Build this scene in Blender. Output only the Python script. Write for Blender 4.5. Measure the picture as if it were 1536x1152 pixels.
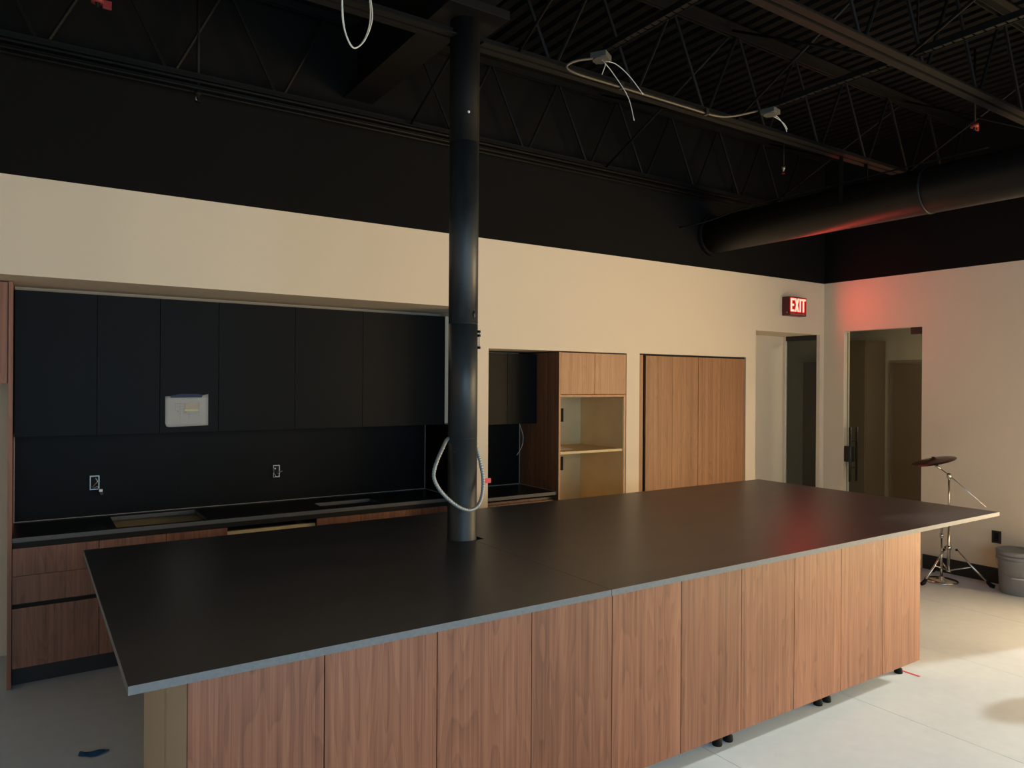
import bpy, bmesh, math, random
from mathutils import Vector, Matrix
random.seed(7)

# ------------------------------------------------------------------ scene, camera, light
for o in list(bpy.data.objects):
    bpy.data.objects.remove(o, do_unlink=True)
scene = bpy.context.scene
C = scene.collection

YAW, PITCH, ROLL = math.radians(33.589), math.radians(-0.097), math.radians(0.364)
fw = Vector((math.sin(YAW) * math.cos(PITCH), math.cos(YAW) * math.cos(PITCH), math.sin(PITCH)))
rt0 = Vector((math.cos(YAW), -math.sin(YAW), 0)); up0 = rt0.cross(fw)
rt = rt0 * math.cos(ROLL) + up0 * math.sin(ROLL)
up = up0 * math.cos(ROLL) - rt0 * math.sin(ROLL)
cam = bpy.data.cameras.new('camera'); camo = bpy.data.objects.new('camera', cam); C.objects.link(camo)
cam.sensor_width = 36; cam.lens = 1093.0 / 1536 * 36; cam.clip_start = 0.05; cam.clip_end = 60
m = Matrix(((rt.x, up.x, -fw.x, 0), (rt.y, up.y, -fw.y, 0), (rt.z, up.z, -fw.z, 1.70), (0, 0, 0, 1)))
camo.matrix_world = m
scene.camera = camo

scene.view_settings.view_transform = 'Standard'
scene.view_settings.look = 'None'
scene.view_settings.exposure = 0.0
scene.view_settings.gamma = 1.0
scene.view_settings.use_curve_mapping = False

world = bpy.data.worlds.new('world'); scene.world = world
world.use_nodes = True
world.node_tree.nodes['Background'].inputs[0].default_value = (0.55, 0.68, 0.9, 1)
world.node_tree.nodes['Background'].inputs[1].default_value = 0.12


def area(name, loc, direction, sx, sy, power, color):
    l = bpy.data.lights.new(name, 'AREA'); l.shape = 'RECTANGLE'; l.size = sx; l.size_y = sy
    l.energy = power; l.color = color
    o = bpy.data.objects.new(name, l); C.objects.link(o); o.location = loc
    o.rotation_euler = Vector(direction).to_track_quat('-Z', 'Y').to_euler()
    return o


# daylight entering the storefront glass: low warm light on the right, cool sky behind the camera
area('daylight_warm', (7.20, -1.12, 1.22), (-1, 0, 0), 2.1, 2.2, 285, (1.0, 0.70, 0.36))
area('daylight_near', (7.20, 0.95, 1.22), (-1, 0, 0), 1.55, 2.2, 295, (1.0, 0.62, 0.34))
sun = bpy.data.lights.new('low_sun', 'SUN'); sun.energy = 3.0; sun.color = (1.0, 0.95, 0.88); sun.angle = math.radians(2.2)
suno = bpy.data.objects.new('low_sun', sun); C.objects.link(suno); suno.location = (12, -1, 4)
suno.rotation_euler = Vector((-0.20, 0.05, -0.10)).to_track_quat('-Z', 'Y').to_euler()
area('daylight_cool', (1.4, -2.55, 1.45), (0, 1, 0), 5.5, 2.5, 220, (0.50, 0.74, 1.0))

# ------------------------------------------------------------------ helpers
WORLD = {}


def wpos(o):
    return WORLD.get(o.name, Vector((0, 0, 0))) if o is not None else Vector((0, 0, 0))


def link(name, me, mat=None, parent=None, loc=None):
    o = bpy.data.objects.new(name, me); C.objects.link(o)
    if parent is not None:
        o.parent = parent
        WORLD[o.name] = wpos(parent).copy()
    else:
        o.location = loc if loc is not None else (0, 0, 0)
        WORLD[o.name] = Vector(o.location)
    if mat is not None and me is not None:
        me.materials.append(mat)
    return o


def thing(name, label, cat, loc=(0, 0, 0), group=None):
    o = bpy.data.objects.new(name, None); C.objects.link(o)
    o.location = loc; o.empty_display_size = 0.1
    WORLD[o.name] = Vector(loc)
    o['label'] = label; o['category'] = cat
    if group: o['group'] = group
    return o


def tag(o, label, cat, group=None):
    o['label'] = label; o['category'] = cat
    if group: o['group'] = group
    return o


def struct(o):
    o['kind'] = 'structure'
    return o


def add_box(bm, x0, x1, y0, y1, z0, z1, bevel=0.0):
    vs = [bm.verts.new(p) for p in ((x0, y0, z0), (x1, y0, z0), (x1, y1, z0), (x0, y1, z0),
                                    (x0, y0, z1), (x1, y0, z1), (x1, y1, z1), (x0, y1, z1))]
    fs = [bm.faces.new([vs[i] for i in f]) for f in ((0, 3, 2, 1), (4, 5, 6, 7), (0, 1, 5, 4), (1, 2, 6, 5), (2, 3, 7, 6), (3, 0, 4, 7))]
    if bevel > 0:
        es = set(e for f in fs for e in f.edges)
        bmesh.ops.bevel(bm, geom=list(es), offset=bevel, segments=2, profile=0.7, affect='EDGES')


def finish(name, bm, mat, parent, smooth=False, loc=None):
    off = wpos(parent) if parent is not None else Vector(loc if loc is not None else (0, 0, 0))
    for v in bm.verts: v.co -= off
    bmesh.ops.recalc_face_normals(bm, faces=bm.faces)
    me = bpy.data.meshes.new(name); bm.to_mesh(me); bm.free()
    if smooth:
        for p in me.polygons: p.use_smooth = True
    return link(name, me, mat, parent, loc)


def box(name, x0, x1, y0, y1, z0, z1, mat, parent=None, bevel=0.0, loc=None):
    bm = bmesh.new(); add_box(bm, x0, x1, y0, y1, z0, z1, bevel)
    if parent is None and loc is None:
        loc = ((x0 + x1) / 2, (y0 + y1) / 2, z0)
    return finish(name, bm, mat, parent, loc=loc)


def boxes(name, lst, mat, parent=None, bevel=0.0, loc=None):
    bm = bmesh.new()
    for b in lst: add_box(bm, *b, bevel)
    return finish(name, bm, mat, parent, loc=loc)


def add_tube(bm, pts, r, seg=10, ribs=None, cap=True):
    pts = [Vector(p) for p in pts]; n = len(pts); rings = []
    t0 = (pts[1] - pts[0]).normalized()
    ref = Vector((0, 0, 1)) if abs(t0.z) < 0.9 else Vector((1, 0, 0))
    u = t0.cross(ref).normalized()
    for i, p in enumerate(pts):
        if i == 0: t = t0
        elif i == n - 1: t = (pts[-1] - pts[-2]).normalized()
        else: t = (pts[i + 1] - pts[i - 1]).normalized()
        u = (u - t * u.dot(t)).normalized(); v = t.cross(u)
        rr = r[i] if isinstance(r, (list, tuple)) else r
        rings.append([bm.verts.new(p + (u * math.cos(a) + v * math.sin(a)) * rr) for a in [2 * math.pi * k / seg for k in range(seg)]])
    for i in range(n - 1):
        for k in range(seg):
            bm.faces.new((rings[i][k], rings[i][(k + 1) % seg], rings[i + 1][(k + 1) % seg], rings[i + 1][k]))
    if cap:
        bm.faces.new(list(reversed(rings[0]))); bm.faces.new(rings[-1])


def tube(name, pts, r, mat, parent=None, seg=10, loc=None, smooth=True):
    bm = bmesh.new(); add_tube(bm, pts, r, seg)
    if parent is None and loc is None: loc = tuple(pts[0])
    o = finish(name, bm, mat, parent, smooth=False, loc=loc)
    if smooth:
        for p in o.data.polygons: p.use_smooth = len(p.vertices) == 4
    return o


def spline(pts, n=6):
    """Catmull-Rom through the points"""
    P = [Vector(p) for p in pts]; P = [P[0] * 2 - P[1]] + P + [P[-1] * 2 - P[-2]]; out = []
    for i in range(1, len(P) - 2):
        for k in range(n):
            t = k / n; a, b, c, d = P[i - 1], P[i], P[i + 1], P[i + 2]
            out.append(0.5 * ((2 * b) + (c - a) * t + (2 * a - 5 * b + 4 * c - d) * t * t + (3 * b - a - 3 * c + d) * t ** 3))
    out.append(P[-2]); return out


def lathe(name, prof, cx, cy, mat, parent=None, seg=40, loc=None, axis=None, smooth=True):
    """prof: list of (r, z); closed at both ends when r = 0"""
    bm = bmesh.new(); rings = []
    for r, z in prof:
        if r < 1e-6: rings.append([bm.verts.new((cx, cy, z))])
        else: rings.append([bm.verts.new((cx + r * math.cos(2 * math.pi * k / seg), cy + r * math.sin(2 * math.pi * k / seg), z)) for k in range(seg)])
    for a, b in zip(rings[:-1], rings[1:]):
        for k in range(seg):
            k2 = (k + 1) % seg
            if len(a) == 1 and len(b) > 1: bm.faces.new((a[0], b[k], b[k2]))
            elif len(b) == 1 and len(a) > 1: bm.faces.new((a[k], b[0], a[k2]))
            elif len(a) > 1: bm.faces.new((a[k], b[k], b[k2], a[k2]))
    if axis is not None:
        o_, q = axis
        bmesh.ops.rotate(bm, verts=bm.verts, cent=o_, matrix=q)
    if parent is None and loc is None: loc = (cx, cy, prof[0][1])
    o = finish(name, bm, mat, parent, smooth=smooth, loc=loc)
    return o


def poly(name, pts, thick, mat, parent=None, loc=None):
    """flat polygon given in 3D (planar), extruded by vector thick"""
    bm = bmesh.new(); t = Vector(thick)
    a = [bm.verts.new(p) for p in pts]; b = [bm.verts.new(Vector(p) + t) for p in pts]
    bm.faces.new(a); bm.faces.new(list(reversed(b)))
    n = len(pts)
    for i in range(n): bm.faces.new((a[i], b[i], b[(i + 1) % n], a[(i + 1) % n]))
    return finish(name, bm, mat, parent, loc=loc)


# ------------------------------------------------------------------ materials
def new_mat(name):
    mt = bpy.data.materials.new(name); mt.use_nodes = True
    nt = mt.node_tree; b = nt.nodes['Principled BSDF']
    return mt, nt, b


def plain(name, col, rough=0.5, metal=0.0, spec=0.5, var=0.0, vscale=4.0, bump=0.0, bscale=120.0, rvar=0.0, coat=0.0):
    mt, nt, b = new_mat(name); N, L = nt.nodes, nt.links
    b.inputs['Roughness'].default_value = rough; b.inputs['Metallic'].default_value = metal
    b.inputs['Specular IOR Level'].default_value = spec
    b.inputs['Coat Weight'].default_value = coat
    geo = N.new('ShaderNodeNewGeometry')
    nz = N.new('ShaderNodeTexNoise'); nz.inputs['Scale'].default_value = vscale; nz.inputs['Detail'].default_value = 5
    L.new(geo.outputs['Position'], nz.inputs['Vector'])
    mix = N.new('ShaderNodeMix'); mix.data_type = 'RGBA'
    mix.inputs[6].default_value = tuple(c * (1 - var) for c in col) + (1,)
    mix.inputs[7].default_value = tuple(min(1, c * (1 + var)) for c in col) + (1,)
    L.new(nz.outputs['Fac'], mix.inputs[0]); L.new(mix.outputs[2], b.inputs['Base Color'])
    if rvar > 0:
        mr = N.new('ShaderNodeMapRange'); mr.inputs[1].default_value = 0.3; mr.inputs[2].default_value = 0.7
        mr.inputs[3].default_value = max(0.02, rough - rvar); mr.inputs[4].default_value = min(1, rough + rvar)
        L.new(nz.outputs['Fac'], mr.inputs[0]); L.new(mr.outputs[0], b.inputs['Roughness'])
    if bump > 0:
        n2 = N.new('ShaderNodeTexNoise'); n2.inputs['Scale'].default_value = bscale; n2.inputs['Detail'].default_value = 3
        L.new(geo.outputs['Position'], n2.inputs['Vector'])
        bp = N.new('ShaderNodeBump'); bp.inputs['Strength'].default_value = bump; bp.inputs['Distance'].default_value = 0.002
        L.new(n2.outputs['Fac'], bp.inputs['Height']); L.new(bp.outputs[0], b.inputs['Normal'])
    return mt


def wood(name, dark, mid, light, rough=0.45, vert=True):
    """straight-grained veneer with loose cathedral figure, grain along Z"""
    mt, nt, b = new_mat(name); N, L = nt.nodes, nt.links
    geo = N.new('ShaderNodeNewGeometry'); oi = N.new('ShaderNodeObjectInfo')
    comb = N.new('ShaderNodeCombineXYZ'); mul = N.new('ShaderNodeMath'); mul.operation = 'MULTIPLY'; mul.inputs[1].default_value = 37.0
    L.new(oi.outputs['Random'], mul.inputs[0])
    for i in range(3): L.new(mul.outputs[0], comb.inputs[i])
    add = N.new('ShaderNodeVectorMath'); add.operation = 'ADD'
    L.new(geo.outputs['Position'], add.inputs[0]); L.new(comb.outputs[0], add.inputs[1])

    def mapped(s):
        mp = N.new('ShaderNodeVectorMath'); mp.operation = 'MULTIPLY'; mp.inputs[1].default_value = s
        L.new(add.outputs[0], mp.inputs[0]); return mp.outputs[0]
    warp = N.new('ShaderNodeTexNoise'); warp.inputs['Scale'].default_value = 1.0; warp.inputs['Detail'].default_value = 2
    L.new(mapped((8.0, 8.0, 0.85)), warp.inputs['Vector'])
    # cathedral: contour lines of a stretched noise
    m1 = N.new('ShaderNodeMath'); m1.operation = 'MULTIPLY'; m1.inputs[1].default_value = 13.0
    L.new(warp.outputs['Fac'], m1.inputs[0])
    fr = N.new('ShaderNodeMath'); fr.operation = 'FRACT'; L.new(m1.outputs[0], fr.inputs[0])
    rings = N.new('ShaderNodeValToRGB')
    cr = rings.color_ramp; cr.elements[0].position = 0.0; cr.elements[0].color = (0.35, 0.35, 0.35, 1)
    cr.elements[1].position = 1.0; cr.elements[1].color = (0.4, 0.4, 0.4, 1)
    e = cr.elements.new(0.12); e.color = (0.62, 0.62, 0.62, 1); e = cr.elements.new(0.7); e.color = (0.5, 0.5, 0.5, 1)
    L.new(fr.outputs[0], rings.inputs[0])
    streak = N.new('ShaderNodeTexNoise'); streak.inputs['Scale'].default_value = 1.0; streak.inputs['Detail'].default_value = 4
    L.new(mapped((42, 42, 0.45)), streak.inputs['Vector'])
    fine = N.new('ShaderNodeTexNoise'); fine.inputs['Scale'].default_value = 1.0; fine.inputs['Detail'].default_value = 3
    L.new(mapped((230, 230, 2.4)), fine.inputs['Vector'])
    a1 = N.new('ShaderNodeMath'); a1.operation = 'MULTIPLY_ADD'; a1.inputs[1].default_value = 0.50
    a2 = N.new('ShaderNodeMath'); a2.operation = 'MULTIPLY_ADD'; a2.inputs[1].default_value = 0.36
    a3 = N.new('ShaderNodeMath'); a3.operation = 'MULTIPLY'; a3.inputs[1].default_value = 0.40
    L.new(rings.outputs[0], a3.inputs[0])
    L.new(streak.outputs['Fac'], a1.inputs[0]); L.new(a3.outputs[0], a1.inputs[2])
    L.new(fine.outputs['Fac'], a2.inputs[0]); L.new(a1.outputs[0], a2.inputs[2])
    ramp = N.new('ShaderNodeValToRGB'); c2 = ramp.color_ramp
    c2.elements[0].position = 0.42; c2.elements[0].color = dark + (1,)
    c2.elements[1].position = 0.86; c2.elements[1].color = light + (1,)
    e = c2.elements.new(0.62); e.color = mid + (1,)
    L.new(a2.outputs[0], ramp.inputs[0])
    hv = N.new('ShaderNodeHueSaturation')
    vv = N.new('ShaderNodeMapRange'); vv.inputs[3].default_value = 0.92; vv.inputs[4].default_value = 1.07
    L.new(oi.outputs['Random'], vv.inputs[0]); L.new(vv.outputs[0], hv.inputs['Value'])
    L.new(ramp.outputs[0], hv.inputs['Color']); L.new(hv.outputs[0], b.inputs['Base Color'])
    b.inputs['Roughness'].default_value = rough
    bp = N.new('ShaderNodeBump'); bp.inputs['Strength'].default_value = 0.12; bp.inputs['Distance'].default_value = 0.001
    L.new(fine.outputs['Fac'], bp.inputs['Height']); L.new(bp.outputs[0], b.inputs['Normal'])
    return mt


def emit(name, col, strength):
    mt, nt, b = new_mat(name)
    b.inputs['Base Color'].default_value = tuple(col) + (1,)
    b.inputs['Emission Color'].default_value = tuple(col) + (1,); b.inputs['Emission Strength'].default_value = strength
    return mt


def glass(name, tint=(0.86, 0.9, 0.88), refl=0.12):
    mt, nt, b = new_mat(name); N, L = nt.nodes, nt.links
    N.remove(b)
    out = [n for n in N if n.type == 'OUTPUT_MATERIAL'][0]
    tr = N.new('ShaderNodeBsdfTransparent'); tr.inputs[0].default_value = tint + (1,)
    gl = N.new('ShaderNodeBsdfGlossy'); gl.inputs['Roughness'].default_value = 0.02
    lw = N.new('ShaderNodeLayerWeight'); pw = N.new('ShaderNodeMath'); pw.operation = 'POWER'; pw.inputs[1].default_value = 5
    fr = N.new('ShaderNodeMath'); fr.operation = 'MULTIPLY_ADD'; fr.inputs[1].default_value = 0.9; fr.inputs[2].default_value = 0.03
    L.new(lw.outputs['Facing'], pw.inputs[0]); L.new(pw.outputs[0], fr.inputs[0])
    mx = N.new('ShaderNodeMixShader')
    L.new(fr.outputs[0], mx.inputs[0]); L.new(tr.outputs[0], mx.inputs[1]); L.new(gl.outputs[0], mx.inputs[2]); L.new(mx.outputs[0], out.inputs[0])
    return mt


def concrete(name):
    mt, nt, b = new_mat(name); N, L = nt.nodes, nt.links
    geo = N.new('ShaderNodeNewGeometry')
    n1 = N.new('ShaderNodeTexNoise'); n1.inputs['Scale'].default_value = 0.9; n1.inputs['Detail'].default_value = 7; n1.inputs['Roughness'].default_value = 0.6
    n2 = N.new('ShaderNodeTexNoise'); n2.inputs['Scale'].default_value = 14; n2.inputs['Detail'].default_value = 5
    L.new(geo.outputs['Position'], n1.inputs['Vector']); L.new(geo.outputs['Position'], n2.inputs['Vector'])
    r1 = N.new('ShaderNodeValToRGB'); c = r1.color_ramp
    c.elements[0].position = 0.3; c.elements[0].color = (0.665, 0.745, 0.84, 1)
    c.elements[1].position = 0.72; c.elements[1].color = (0.75, 0.835, 0.935, 1)
    L.new(n1.outputs['Fac'], r1.inputs[0])
    mx = N.new('ShaderNodeMix'); mx.data_type = 'RGBA'; mx.blend_type = 'MULTIPLY'; mx.inputs[0].default_value = 0.12
    L.new(r1.outputs[0], mx.inputs[6]); L.new(n2.outputs['Color'], mx.inputs[7])
    bw = N.new('ShaderNodeRGBToBW')
    L.new(n2.outputs['Fac'], mx.inputs[7]); L.new(mx.outputs[2], b.inputs['Base Color'])
    rr = N.new('ShaderNodeMapRange'); rr.inputs[3].default_value = 0.42; rr.inputs[4].default_value = 0.62
    L.new(n1.outputs['Fac'], rr.inputs[0]); L.new(rr.outputs[0], b.inputs['Roughness'])
    bp = N.new('ShaderNodeBump'); bp.inputs['Strength'].default_value = 0.06; bp.inputs['Distance'].default_value = 0.002
    L.new(n2.outputs['Fac'], bp.inputs['Height']); L.new(bp.outputs[0], b.inputs['Normal'])
    return mt


def steel(name, col=(0.035, 0.045, 0.055), rough=0.34):
    """blackened steel tube with smudges and scuffs"""
    mt, nt, b = new_mat(name); N, L = nt.nodes, nt.links
    geo = N.new('ShaderNodeNewGeometry')
    sc = N.new('ShaderNodeVectorMath'); sc.operation = 'MULTIPLY'; sc.inputs[1].default_value = (7, 7, 2.2)
    L.new(geo.outputs['Position'], sc.inputs[0])
    n1 = N.new('ShaderNodeTexNoise'); n1.inputs['Scale'].default_value = 1.0; n1.inputs['Detail'].default_value = 6
    L.new(sc.outputs[0], n1.inputs['Vector'])
    n2 = N.new('ShaderNodeTexNoise'); n2.inputs['Scale'].default_value = 60; n2.inputs['Detail'].default_value = 4
    L.new(geo.outputs['Position'], n2.inputs['Vector'])
    r = N.new('ShaderNodeValToRGB'); c = r.color_ramp
    c.elements[0].position = 0.35; c.elements[0].color = tuple(x * 0.75 for x in col) + (1,)
    c.elements[1].position = 0.75; c.elements[1].color = tuple(x * 1.9 for x in col) + (1,)
    L.new(n1.outputs['Fac'], r.inputs[0])
    scuff = N.new('ShaderNodeValToRGB'); s = scuff.color_ramp
    s.elements[0].position = 0.70; s.elements[0].color = (0, 0, 0, 1); s.elements[1].position = 0.80; s.elements[1].color = (0.10, 0.10, 0.10, 1)
    L.new(n2.outputs['Fac'], scuff.inputs[0])
    ad = N.new('ShaderNodeMix'); ad.data_type = 'RGBA'; ad.blend_type = 'ADD'; ad.inputs[0].default_value = 1.0
    L.new(r.outputs[0], ad.inputs[6]); L.new(scuff.outputs[0], ad.inputs[7]); L.new(ad.outputs[2], b.inputs['Base Color'])
    mr = N.new('ShaderNodeMapRange'); mr.inputs[1].default_value = 0.3; mr.inputs[2].default_value = 0.7
    mr.inputs[3].default_value = rough - 0.08; mr.inputs[4].default_value = rough + 0.14
    L.new(n1.outputs['Fac'], mr.inputs[0]); L.new(mr.outputs[0], b.inputs['Roughness'])
    b.inputs['Metallic'].default_value = 0.35
    return mt


def stone(name, col=(0.022, 0.022, 0.023), rough=0.36, spec=0.5):
    """honed dark worktop with faint dusty wipes"""
    mt, nt, b = new_mat(name); N, L = nt.nodes, nt.links
    geo = N.new('ShaderNodeNewGeometry')
    sc = N.new('ShaderNodeVectorMath'); sc.operation = 'MULTIPLY'; sc.inputs[1].default_value = (1.0, 2.4, 1)
    L.new(geo.outputs['Position'], sc.inputs[0])
    n1 = N.new('ShaderNodeTexNoise'); n1.inputs['Scale'].default_value = 1.6; n1.inputs['Detail'].default_value = 7; n1.inputs['Roughness'].default_value = 0.62
    L.new(sc.outputs[0], n1.inputs['Vector'])
    r = N.new('ShaderNodeValToRGB'); c = r.color_ramp
    c.elements[0].position = 0.45; c.elements[0].color = col + (1,)
    c.elements[1].position = 0.85; c.elements[1].color = tuple(x * 1.5 for x in col) + (1,)
    L.new(n1.outputs['Fac'], r.inputs[0]); L.new(r.outputs[0], b.inputs['Base Color'])
    mr = N.new('ShaderNodeMapRange'); mr.inputs[1].default_value = 0.3; mr.inputs[2].default_value = 0.75
    mr.inputs[3].default_value = rough - 0.015; mr.inputs[4].default_value = rough + 0.03
    L.new(n1.outputs['Fac'], mr.inputs[0]); L.new(mr.outputs[0], b.inputs['Roughness'])
    b.inputs['Specular IOR Level'].default_value = spec
    return mt


M_CREAM = plain('cream_wall_paint', (0.79, 0.66, 0.505), 0.75, spec=0.3, var=0.015, vscale=1.5, bump=0.05)
M_BLACKW = plain('black_wall_paint', (0.0075, 0.0070, 0.0065), 0.85, spec=0.1, var=0.1, vscale=2)
M_DECK = plain('black_deck_paint', (0.0045, 0.0042, 0.0041), 0.8, spec=0.1, var=0.2, vscale=3)
M_JOIST = plain('black_painted_steel', (0.0075, 0.0068, 0.0064), 0.55, spec=0.16, var=0.25, vscale=6)
M_DUCT = plain('black_painted_duct', (0.010, 0.010, 0.011), 0.5, spec=0.3, var=0.15, vscale=3)
M_FLOOR = concrete('polished_concrete')
M_JOINT = plain('joint_filler', (0.20, 0.19, 0.18), 0.9)
M_WAL = wood('walnut_veneer', (0.112, 0.040, 0.020), (0.245, 0.094, 0.049), (0.375, 0.163, 0.087), 0.5)
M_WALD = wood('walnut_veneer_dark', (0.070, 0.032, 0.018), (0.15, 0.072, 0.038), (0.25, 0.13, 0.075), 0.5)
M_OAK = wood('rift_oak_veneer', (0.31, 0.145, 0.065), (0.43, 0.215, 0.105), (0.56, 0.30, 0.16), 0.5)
M_WARD = wood('amber_walnut_veneer', (0.185, 0.080, 0.032), (0.30, 0.138, 0.058), (0.42, 0.205, 0.095), 0.5)
M_PLY = plain('birch_plywood', (0.70, 0.54, 0.29), 0.6, var=0.10, vscale=7)
M_PLYED = plain('plywood_edge', (0.46, 0.34, 0.20), 0.6, var=0.25, vscale=60)
M_MELA = plain('beige_melamine', (0.52, 0.44, 0.33), 0.55, var=0.05, vscale=5)
M_BLK = plain('black_matt_laminate', (0.0048, 0.0047, 0.0046), 0.5, spec=0.12, var=0.1, vscale=2)
M_KICK = plain('black_toe_kick', (0.012, 0.012, 0.013), 0.6)
M_STONE = stone('dark_honed_worktop', (0.0185, 0.0205, 0.032), 0.35, 1.0)
M_STONEE = plain('worktop_sawn_edge', (0.155, 0.17, 0.185), 0.6, var=0.25, vscale=90)
M_CNT = stone('black_counter', (0.010, 0.010, 0.011), 0.3)
M_CNTE = plain('counter_sawn_edge', (0.10, 0.10, 0.10), 0.6, var=0.2, vscale=60)
M_COL = steel('blackened_steel_column', (0.030, 0.034, 0.037), 0.40)
M_COLB = plain('black_column_paint', (0.0085, 0.008, 0.0075), 0.65, spec=0.12, var=0.2, vscale=5)
M_CHROME = plain('chrome', (0.62, 0.60, 0.57), 0.18, metal=1.0, var=0.08, vscale=30)
M_GALV = plain('galvanised_steel', (0.42, 0.42, 0.42), 0.42, metal=0.8, var=0.2, vscale=25)
M_FLEX = plain('flexible_metal_conduit', (0.36, 0.38, 0.39), 0.45, metal=0.35, var=0.1, vscale=40)
M_EMT = plain('painted_emt_conduit', (0.085, 0.065, 0.045), 0.5)
M_BOXD = plain('dusty_black_box', (0.07, 0.068, 0.062), 0.6, var=0.5, vscale=80)
M_WIRE = plain('white_wire_sheath', (0.62, 0.60, 0.54), 0.5)
M_RUB = plain('black_rubber', (0.007, 0.007, 0.007), 0.7, spec=0.2)
M_BLKM = plain('black_metal', (0.012, 0.010, 0.010), 0.45, metal=0.0)
M_CYM = plain('dark_bronze_cymbal', (0.10, 0.062, 0.05), 0.34, metal=0.75, var=0.15, vscale=20)
M_BUCK = plain('grey_plastic', (0.235, 0.24, 0.25), 0.5, var=0.06, vscale=6)
M_LID = plain('grey_plastic_lid', (0.22, 0.225, 0.24), 0.45, var=0.05, vscale=6)
M_PAPER = plain('white_paper', (0.84, 0.85, 0.86), 0.8, var=0.03, vscale=9)
M_TAPEB = plain('blue_masking_tape', (0.022, 0.035, 0.10), 0.7)
M_RAG = plain('blue_rag', (0.05, 0.17, 0.36), 0.75, var=0.4, vscale=60)
M_TAPER = plain('red_tape', (0.78, 0.07, 0.08), 0.6)
M_RED = plain('red_plastic', (0.22, 0.02, 0.018), 0.5)
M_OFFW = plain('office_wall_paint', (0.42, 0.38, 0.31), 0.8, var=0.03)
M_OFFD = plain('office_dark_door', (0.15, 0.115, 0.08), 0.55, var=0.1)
M_GLASS = glass('clear_glass')
M_GLASSD = glass('grey_tinted_glass', (0.86, 0.88, 0.84))
M_GEDGE = plain('glass_edge', (0.36, 0.42, 0.38), 0.25)
M_EXITB = plain('exit_sign_housing', (0.11, 0.006, 0.008), 0.4)
M_EXITF = emit('exit_sign_face', (0.34, 0.004, 0.006), 0.5)
M_EXITL = emit('exit_letters', (1.0, 0.095, 0.07), 8.0)
M_BEAD = plain('pale_edge_bead', (0.42, 0.39, 0.35), 0.5)
M_PRG = plain('grey_print', (0.42, 0.40, 0.38), 0.8, var=0.3, vscale=90)
M_PRB = plain('brown_print', (0.46, 0.40, 0.33), 0.8, var=0.15, vscale=90)
M_PRY = plain('yellow_print', (0.62, 0.56, 0.32), 0.8, var=0.1, vscale=90)
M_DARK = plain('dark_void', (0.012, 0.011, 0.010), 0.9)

# ------------------------------------------------------------------ main dimensions
YB, XR, ZB = 4.561, 6.955, 2.757          # back wall face, right wall face, paint line
ZT = 4.045                                 # underside of deck
XL, YF = -2.6, -2.4                        # left wall, front wall

# ------------------------------------------------------------------ setting
fl = struct(box('floor', XL - 0.2, 9.6, YF - 0.2, 7.2, -0.20, -0.012, M_JOINT))
xs = [3.743 + 1.105 * k for k in range(-6, 6)]
xs[0] = XL - 0.2; xs[-1] = 9.6
xs = [v for v in xs if not (0.2 < v < 0.7)]
for i in range(len(xs) - 1):
    for (ya, yb2) in ((YF - 0.2, -0.9), (-0.9, 7.2)):
        box('concrete_slab', xs[i] + 0.0018, xs[i + 1] - 0.0018, ya + 0.0018, yb2 - 0.0018, -0.05, 0.0, M_FLOOR, fl)

D2 = 5.46
wb = struct(boxes('wall_back', [
    (XL, -1.10, YB, D2, 0, ZB),
    (-1.10, 2.727, YB, D2, 2.2414, ZB),
    (2.727, 2.821, YB, D2, 0, ZB),
    (2.821, 4.182, YB, D2, 1.953, ZB),
    (4.182, 4.330, YB, D2, 0, ZB),
    (4.330, 5.709, YB, D2, 1.957, ZB),
    (5.709, 5.854, YB, D2, 0, ZB),
    (5.854, 6.886, YB, 5.10, 2.222, ZB),
    (5.854, 6.886, 5.005, 5.10, 0, 2.222),
    (6.886, 7.055, YB, 4.60, 0, ZB),
    (6.886, 7.055, 4.60, 5.10, 2.235, ZB),
    (XL, 5.854, D2, D2 + 0.1, 0, ZB),
    (2.821, 3.47, 5.13, D2, 0, 1.953)], M_CREAM, loc=(2.2, YB, 0)))
box('upper_wall', XL, 7.055, YB, YB + 0.12, ZB, ZT + 0.1, M_BLACKW, wb)

WY0, WY1, WZ0, WZ1 = -2.2, -0.05, 0.10, 2.40
VY0, VY1 = 0.15, 1.75
wr = struct(boxes('wall_right', [
    (XR, 7.055, 4.333, YB, 0, ZB),
    (XR, 7.055, 3.552, 4.333, 2.2494, ZB),
    (XR, 7.055, VY1, 3.552, 0, ZB), (XR, 7.055, WY1, VY0, 0, ZB),
    (XR, 7.055, VY0, VY1, WZ1, ZB), (XR, 7.055, VY0, VY1, 0, WZ0),
    (XR, 7.055, WY0, WY1, WZ1, ZB), (XR, 7.055, WY0, WY1, 0, WZ0),
    (XR, 7.055, YF, WY0, 0, ZB)], M_CREAM, loc=(XR, 1.0, 0)))
box('upper_wall', XR, 7.055, YF, YB, ZB, ZT + 0.1, M_BLACKW, wr)
struct(boxes('wall_left', [(XL - 0.1, XL, YF, D2, 0, ZB)], M_CREAM, loc=(XL, 1, 0)))
box('upper_wall', XL - 0.1, XL, YF, D2, ZB, ZT + 0.1, M_BLACKW, bpy.data.objects['wall_left'])
FX0, FX1, FZ0, FZ1 = -1.4, 4.2, 0.10, 2.75
wf = struct(boxes('wall_front', [(XL, FX0, YF - 0.1, YF, 0, ZB), (FX1, 7.055, YF - 0.1, YF, 0, ZB), (FX0, FX1, YF - 0.1, YF, 0, FZ0)], M_CREAM, loc=(2.2, YF, 0)))
box('upper_wall', XL, 7.055, YF - 0.1, YF, ZB, ZT + 0.1, M_BLACKW, wf)



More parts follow.
